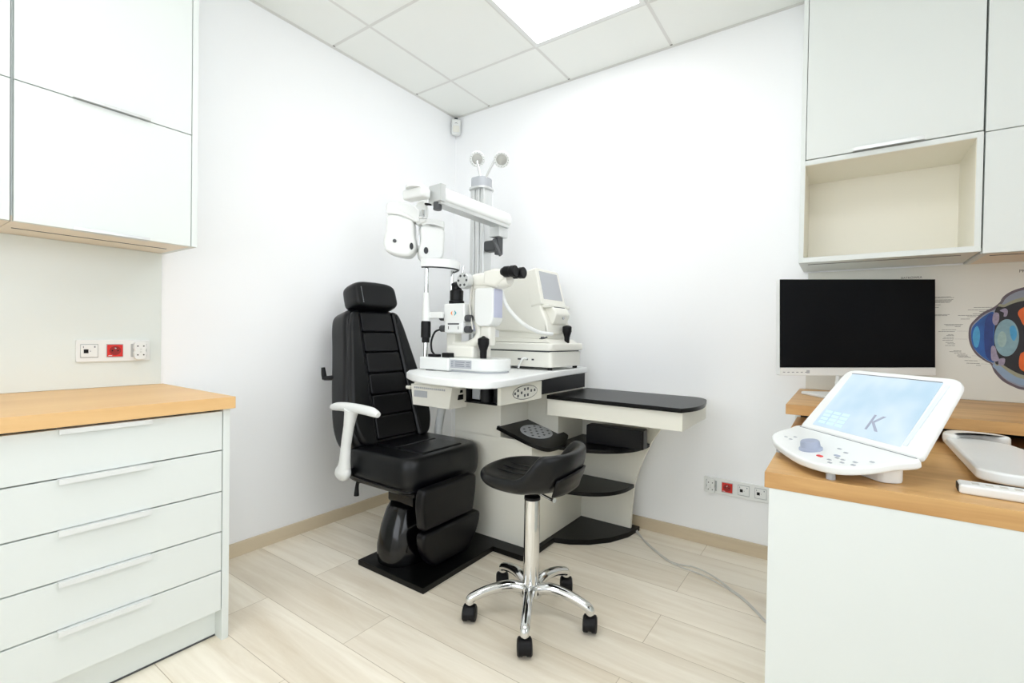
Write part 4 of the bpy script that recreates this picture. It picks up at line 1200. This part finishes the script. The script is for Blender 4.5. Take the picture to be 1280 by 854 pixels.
loft([sup(0.655, cy, 0.118, 0.245, Z0), sup(0.655, cy, 0.121, 0.25, 0.05), sup(0.653, cy, 0.12, 0.248, 0.10), sup(0.648, cy, 0.11, 0.225, 0.18), sup(0.642, cy, 0.095, 0.195, 0.245), sup(0.64, cy, 0.084, 0.17, 0.275), sup(0.64, cy, 0.07, 0.14, 0.285)]).build('pump_cover', 'gloss', CH)
MB().box((0.575, cy - 0.16, 0.27), (0.74, cy + 0.13, 0.335), 0.01).build('lift_column', 'gloss', CH)
MB().box((0.40, cy - 0.19, 0.325), (0.78, cy + 0.19, 0.355), 0.012).build('seat_frame', 'black', CH)
# seat cushion
def cushion(x0, x1, hw, z0, z1, r=0.05, n=44):
    rings = []
    cx, ax = (x0 + x1) / 2, (x1 - x0) / 2
    for i in range(15):
        a = -pi / 2 + pi * i / 14
        c_ = max(0.0, cos(a)) ** 0.55
        s_ = (1 if a > 0 else -1) * abs(sin(a)) ** 0.8
        inset = r * (1 - c_)
        rings.append(sup(cx, cy, ax - inset, hw - inset, (z0 + z1) / 2 + (z1 - z0) / 2 * s_, 6.5, n))
    return loft(rings)
st = cushion(0.335, 0.818, 0.252, 0.345, 0.506, 0.04)
st.build('seat', 'leather', CH, 60)
sp = MB().box((0.36, cy - 0.135, 0.49), (0.60, cy + 0.135, 0.513), 0.012, 3)
sp.build('seat_panel', 'leather2', CH)
sp = MB().box((0.603, cy - 0.135, 0.49), (0.77, cy + 0.135, 0.5125), 0.012, 3)
sp.build('seat_panel', 'leather2', CH)
MB().tube([(0.36, cy - 0.246, 0.385), (0.56, cy - 0.252, 0.374), (0.775, cy - 0.246, 0.372), (0.812, cy - 0.21, 0.372), (0.8165, cy, 0.372)], 0.004, 8).build('seat_piping', 'leather2', CH)
# backrest frame: x across, y up along the back, z out of the front
vb = Vector((-0.287, 0, 0.958)).normalized()
TBk = frame((0.448, cy, 0.55), (0, 1, 0), vb)
if TBk.to_3x3().col[2].x < 0:
    TBk = frame((0.448, cy, 0.55), (0, -1, 0), vb)
right = [(0.0, -0.075), (0.12, -0.075), (0.21, -0.06), (0.25, -0.01), (0.262, 0.06), (0.256, 0.14), (0.238, 0.25), (0.216, 0.36), (0.195, 0.47), (0.18, 0.56), (0.158, 0.62), (0.11, 0.643), (0.0, 0.648)]
outline = right + [(-x, y) for x, y in right[-2:0:-1]]
MB(TBk).prism(smooth2(outline, 4), -0.15, -0.005, 'z', 0.034, 4).build('backrest', 'leather', CH, 60)
# raised side bolsters along the front
for s in (-1, 1):
    wing = [(s * 0.131, -0.055), (s * 0.21, -0.045), (s * 0.248, 0.05), (s * 0.241, 0.16), (s * 0.216, 0.30), (s * 0.19, 0.44), (s * 0.17, 0.55), (s * 0.147, 0.615), (s * 0.104, 0.63)]
    MB(TBk).prism(rpoly(wing, [0.024, 0.04, 0.06, 0.05, 0.05, 0.05, 0.04, 0.03, 0.022]), -0.03, 0.02, 'z', 0.017, 4).build('bolster', 'leather', CH, 60)
vs = [-0.03, 0.085, 0.19, 0.297, 0.405, 0.51, 0.62]
for v0, v1 in zip(vs, vs[1:]):
    w0 = 0.126 - 0.026 * (v0 / 0.6)
    w1 = 0.126 - 0.026 * (v1 / 0.6)
    MB(TBk).prism(rpoly([(-w0, v0 + 0.002), (w0, v0 + 0.002), (w1, v1 - 0.002), (-w1, v1 - 0.002)], 0.016), -0.02, 0.012, 'z', 0.009, 3).build('back_cushion', 'leather2', CH, 60)
# headrest
hd = [(-0.14, 0.63), (0.14, 0.63), (0.128, 0.742), (0.09, 0.763), (0.0, 0.77), (-0.09, 0.763), (-0.128, 0.742)]
hb = []
for i in range(17):
    a = -pi / 2 + pi * i / 16
    c_ = max(0.0, cos(a)) ** 0.5
    s_ = (1 if a > 0 else -1) * abs(sin(a)) ** 0.85
    ins = 0.03 * (1 - c_)
    ring = []
    for x, y, z in sup(0, 0, 0.138 - ins, 0.07 - ins, -0.01 + 0.06 * s_, 5.0, 44):
        ring.append((x * (1.0 - 0.45 * (y + 0.07) * 0.55), y + 0.70 + 0.008 * (1 - (x / 0.14) ** 2) * (1 if y > 0 else 0), z))
    hb.append(ring)
lh = loft(hb)
th = bmesh.new()
mh = bpy.data.meshes.new('tmp')
lh.bm.to_mesh(mh); lh.bm.free()
th.from_mesh(mh)
bpy.data.meshes.remove(mh)
lo3 = MB(TBk)
lo3.merge(th)
lo3.build('headrest', 'leather', CH, 60)
t = MB(TBk)
sx = 1 if (TBk @ Vector((0.12, 0.7, 0.05))).y < cy else -1
for i in range(9):
    t.box((sx * 0.096, 0.655 + i * 0.0095, 0.049), (sx * 0.099, 0.660 + i * 0.0095, 0.0512))
t.build('stitching', 'lcd_grey', CH)
MB(TBk).box((-0.05, 0.60, -0.06), (0.05, 0.66, -0.01), 0.005).build('headrest_post', 'black', CH)
# armrests
for s in (-1, 1):
    y = cy + s * 0.298
    a = MB()
    q = 1.0 if s < 0 else 0.72
    pts = smooth([(0.46 - 0.108 * q, y, 0.692), (0.46 - 0.06 * q, y, 0.70), (0.50, y, 0.704), (0.46 + 0.16 * q, y, 0.70), (0.46 + 0.212 * q - (0.04 if s > 0 else 0), y, 0.69)])
    a.tube([tuple(p) for p in pts[::4]], [0.014, 0.019, 0.021, 0.021, 0.02, 0.012], 16)
    ar = a.build('armrest', 'white', CH, 60)
    MB().tube([(0.492, y, 0.695), (0.474, y, 0.62), (0.455, y, 0.53), (0.448, y, 0.46), (0.44, y + 0.0 * s, 0.41)], [0.032, 0.023, 0.022, 0.025, 0.033], 16).build('armrest_stem', 'white', ar, 60)
    MB().sphere((0.435, y, 0.405), 0.042, (1, 0.75, 0.9)).build('armrest_hub', 'white', ar, 60)
    MB().cyl((0.435, y, 0.405), (0.435, cy + s * 0.2, 0.385), 0.018, n=16).build('armrest_bar', 'black', ar)
# adjusting levers on the near side
MB().tube([(0.28, cy - 0.19, 0.83), (0.235, cy - 0.22, 0.815), (0.178, cy - 0.225, 0.81)], [0.014, 0.012, 0.012], 12) \
    .tube([(0.18, cy - 0.225, 0.805), (0.172, cy - 0.226, 0.83), (0.166, cy - 0.226, 0.862)], [0.0135, 0.012, 0.009], 12).build('recline_lever', 'black', CH)
MB().tube([(0.50, cy - 0.19, 0.358), (0.462, cy - 0.225, 0.352), (0.452, cy - 0.23, 0.348)], 0.009, 10) \
    .tube([(0.452, cy - 0.23, 0.352), (0.448, cy - 0.232, 0.32), (0.446, cy - 0.232, 0.285)], [0.007, 0.009, 0.0125], 12).build('height_lever', 'black', CH)
# calf pads
def pad(pts, T, name='calf_pad'):
    MB(T).prism(rpoly(pts, 0.025), -0.05, 0.0, 'z', 0.014, 4).build(name, 'leather2', CH, 60)
Tp1 = frame((0.878, -0.962, 0.387), (0, 1, 0), (0.06, 0, 1))
if Tp1.to_3x3().col[2].x < 0:
    Tp1 = frame((0.878, -0.962, 0.387), (0, -1, 0), (0.06, 0, 1))
pad([(-0.172, 0.0), (-0.176, -0.07), (-0.158, -0.178), (0.165, -0.178), (0.176, -0.07), (0.172, 0.0)], Tp1)
Tp2 = frame((0.872, -0.937, 0.2), (0, 1, 0), (0.06, 0, 1))
if Tp2.to_3x3().col[2].x < 0:
    Tp2 = frame((0.872, -0.937, 0.2), (0, -1, 0), (0.06, 0, 1))
pad([(-0.19, 0.0), (-0.185, -0.06), (-0.155, -0.12), (-0.11, -0.166), (0.11, -0.166), (0.155, -0.12), (0.185, -0.06), (0.19, 0.0)], Tp2)
MB(Tp1).box((-0.06, -0.30, -0.12), (0.06, -0.02, -0.045), 0.004).build('pad_hinge', 'black', CH)

# ------------------------------------------------------------------ stool
SX, SY = 1.343, -1.04
ST = thing('swivel_stool', 'black saddle stool on a chrome five-star base with casters', 'stool', (SX, SY, 0))
ba = radians(5)
rv = Vector((cos(ba), sin(ba), 0))
Tst = frame((SX, SY, 0), rv, (-sin(ba), cos(ba), 0))     # x toward the low back
def rimp(a):
    c_, s_ = cos(a), sin(a)
    p = 2.5
    x = (0.165 if c_ > 0 else 0.178) * abs(c_) ** (2 / p) * (1 if c_ > 0 else -1)
    y = 0.178 * abs(s_) ** (2 / p) * (1 if s_ > 0 else -1)
    return x, y
def lift(a):
    c_ = cos(a)
    t = min(1.0, max(0.0, (c_ - 0.1) / 0.4))
    return 0.09 * t * t * (3 - 2 * t)
n = 56
rings = []
prof = [(0.05, 0.486, 0.0), (0.30, 0.482, 0.0), (0.58, 0.484, 0.02), (0.80, 0.490, 0.08), (0.93, 0.500, 0.2), (1.0, 0.512, 0.45), (1.025, 0.524, 0.78), (1.02, 0.538, 0.94), (0.985, 0.545, 1.0), (0.94, 0.546, 1.0), (0.88, 0.546, 1.0),
        (0.80, 0.543, 0.95), (0.70, 0.538, 0.72), (0.58, 0.533, 0.34), (0.42, 0.531, 0.08), (0.2, 0.532, 0.0), (0.02, 0.532, 0.0)]
for f, z, w in prof:
    ring = []
    for j in range(n):
        a = 2 * pi * j / n
        x, y = rimp(a)
        up = lift(a)
        lean = 0.02 * (up / 0.09) * w
        ring.append((x * f + lean, y * f, z + up * w))
    rings.append(ring)
lo = loft(rings)
lo2 = MB(Tst)
tb = bmesh.new()
me_ = bpy.data.meshes.new('tmp')
lo.bm.to_mesh(me_); lo.bm.free()
tb.from_mesh(me_)
bpy.data.meshes.remove(me_)
lo2.merge(tb)
lo2.build('seat', 'leather', ST, 70, 1)
# rear shell and seam lines
shell = MB(Tst)
def shp(i, j):
    a = radians(-38 + 76 * i / 12)
    x, y = rimp(a)
    v = j / 8
    z = 0.495 + 0.075 * v * (0.55 + 0.45 * cos(a * 1.6))
    k = 0.985 + 0.022 * v
    w = (z - 0.518) / 0.084
    lean = 0.02 * max(0, min(1, w))
    return (x * k * (0.965 + 0.05 * min(1, v * 2)) + lean + 0.004, y * k * 0.99, z)
shell.grid(shp, 13, 9)
so = shell.build('back_shell', 'leather2', ST, 60)
md = so.modifiers.new('Solidify', 'SOLIDIFY')
md.thickness = 0.005
md.offset = 0
sl = MB(Tst)
for yy in (-0.05, 0.0, 0.05):
    sl.tube([(-0.13, yy, 0.5385), (-0.06, yy, 0.5325), (0.04, yy, 0.5315)], 0.0022, 6)
sl.build('seam', 'leather2', ST)
MB(Tst).box((-0.035, -0.035, 0.466), (0.035, 0.035, 0.487), 0.006).build('seat_plate', 'black', ST)
MB(Tst).tube([(0.02, -0.03, 0.477), (0.11, -0.085, 0.478), (0.135, -0.1, 0.48)], [0.005, 0.005, 0.008], 10).build('height_lever', 'chrome', ST)
MB().cyl((SX, SY, 0.42), (SX, SY, 0.482), 0.0165, n=24).build('gas_piston', 'black', ST)
MB().lathe([(0.03, 0.432), (0.03, 0.442), (0.02, 0.45)], (SX, SY, 0), 28).build('column_collar', 'black', ST)
MB().lathe([(0.029, 0.10), (0.029, 0.432), (0.0275, 0.435)], (SX, SY, 0), 32).build('column', 'chrome', ST)
MB().lathe([(0.03, 0.072), (0.041, 0.078), (0.043, 0.1), (0.037, 0.118), (0.03, 0.122)], (SX, SY, 0), 32).build('hub', 'chrome', ST)
casters = [(1.182, -1.203), (1.454, -1.251), (1.565, -1.002), (1.142, -0.94), (1.372, -0.807)]
for i, (x, y) in enumerate(casters):
    d = Vector((x - SX, y - SY, 0))
    d.normalize()
    e = Vector((SX, SY, 0)) + d * 0.225
    def at(f, z):
        return (SX + d.x * f, SY + d.y * f, z)
    MB().tube([at(0.02, 0.10), at(0.08, 0.116), at(0.15, 0.108), at(0.205, 0.09), at(0.224, 0.078), at(0.226, 0.062)], [0.021, 0.02, 0.0175, 0.0165, 0.016, 0.0145], 16).build('base_leg', 'chrome', ST, 60)
    cs = MB().cyl(at(0.226, 0.05), at(0.226, 0.066), 0.0115, n=16)
    ang = radians((118, 127, 112, 130, 121)[i])
    Tc = Matrix.Translation(at(0.226, 0.0)) @ Matrix.Rotation(ang, 4, 'Z')
    hood = MB(Tc)
    hood.prism([(0.0315 * cos(radians(q)), 0.0275 + 0.0315 * sin(radians(q))) for q in range(-15, 196, 15)], -0.0225, 0.0225, 'y', 0.005)
    hood.cyl((0, 0, 0.04), (0, 0, 0.066), 0.0115, n=16)
    cs.bm.free()
    ho = hood.build('caster', 'black', ST)
    for s in (-1, 1):
        MB(Tc).lathe([(0.012, s * 0.0045), (0.024, s * 0.005), (0.0275, s * 0.008), (0.0275, s * 0.021), (0.0235, s * 0.0245), (0.01, s * 0.0255)], (0, 0, 0.0277), 28, 1, 1, 'y').build('wheel', 'black', ho)

# ------------------------------------------------------------------ world and view
w = bpy.data.worlds.new('world')
SC.world = w
w.use_nodes = True
w.node_tree.nodes['Background'].inputs['Color'].default_value = (0.9, 0.945, 1, 1)
w.node_tree.nodes['Background'].inputs['Strength'].default_value = 3.5
SC.view_settings.view_transform = 'Standard'
SC.view_settings.look = 'None'
SC.view_settings.gamma = 1.0
SC.view_settings.use_curve_mapping = False
SC.view_settings.exposure = 0.17
SC.cycles.max_bounces = 10
SC.cycles.diffuse_bounces = 7
SC.cycles.glossy_bounces = 5
SC.cycles.sample_clamp_indirect = 6.0
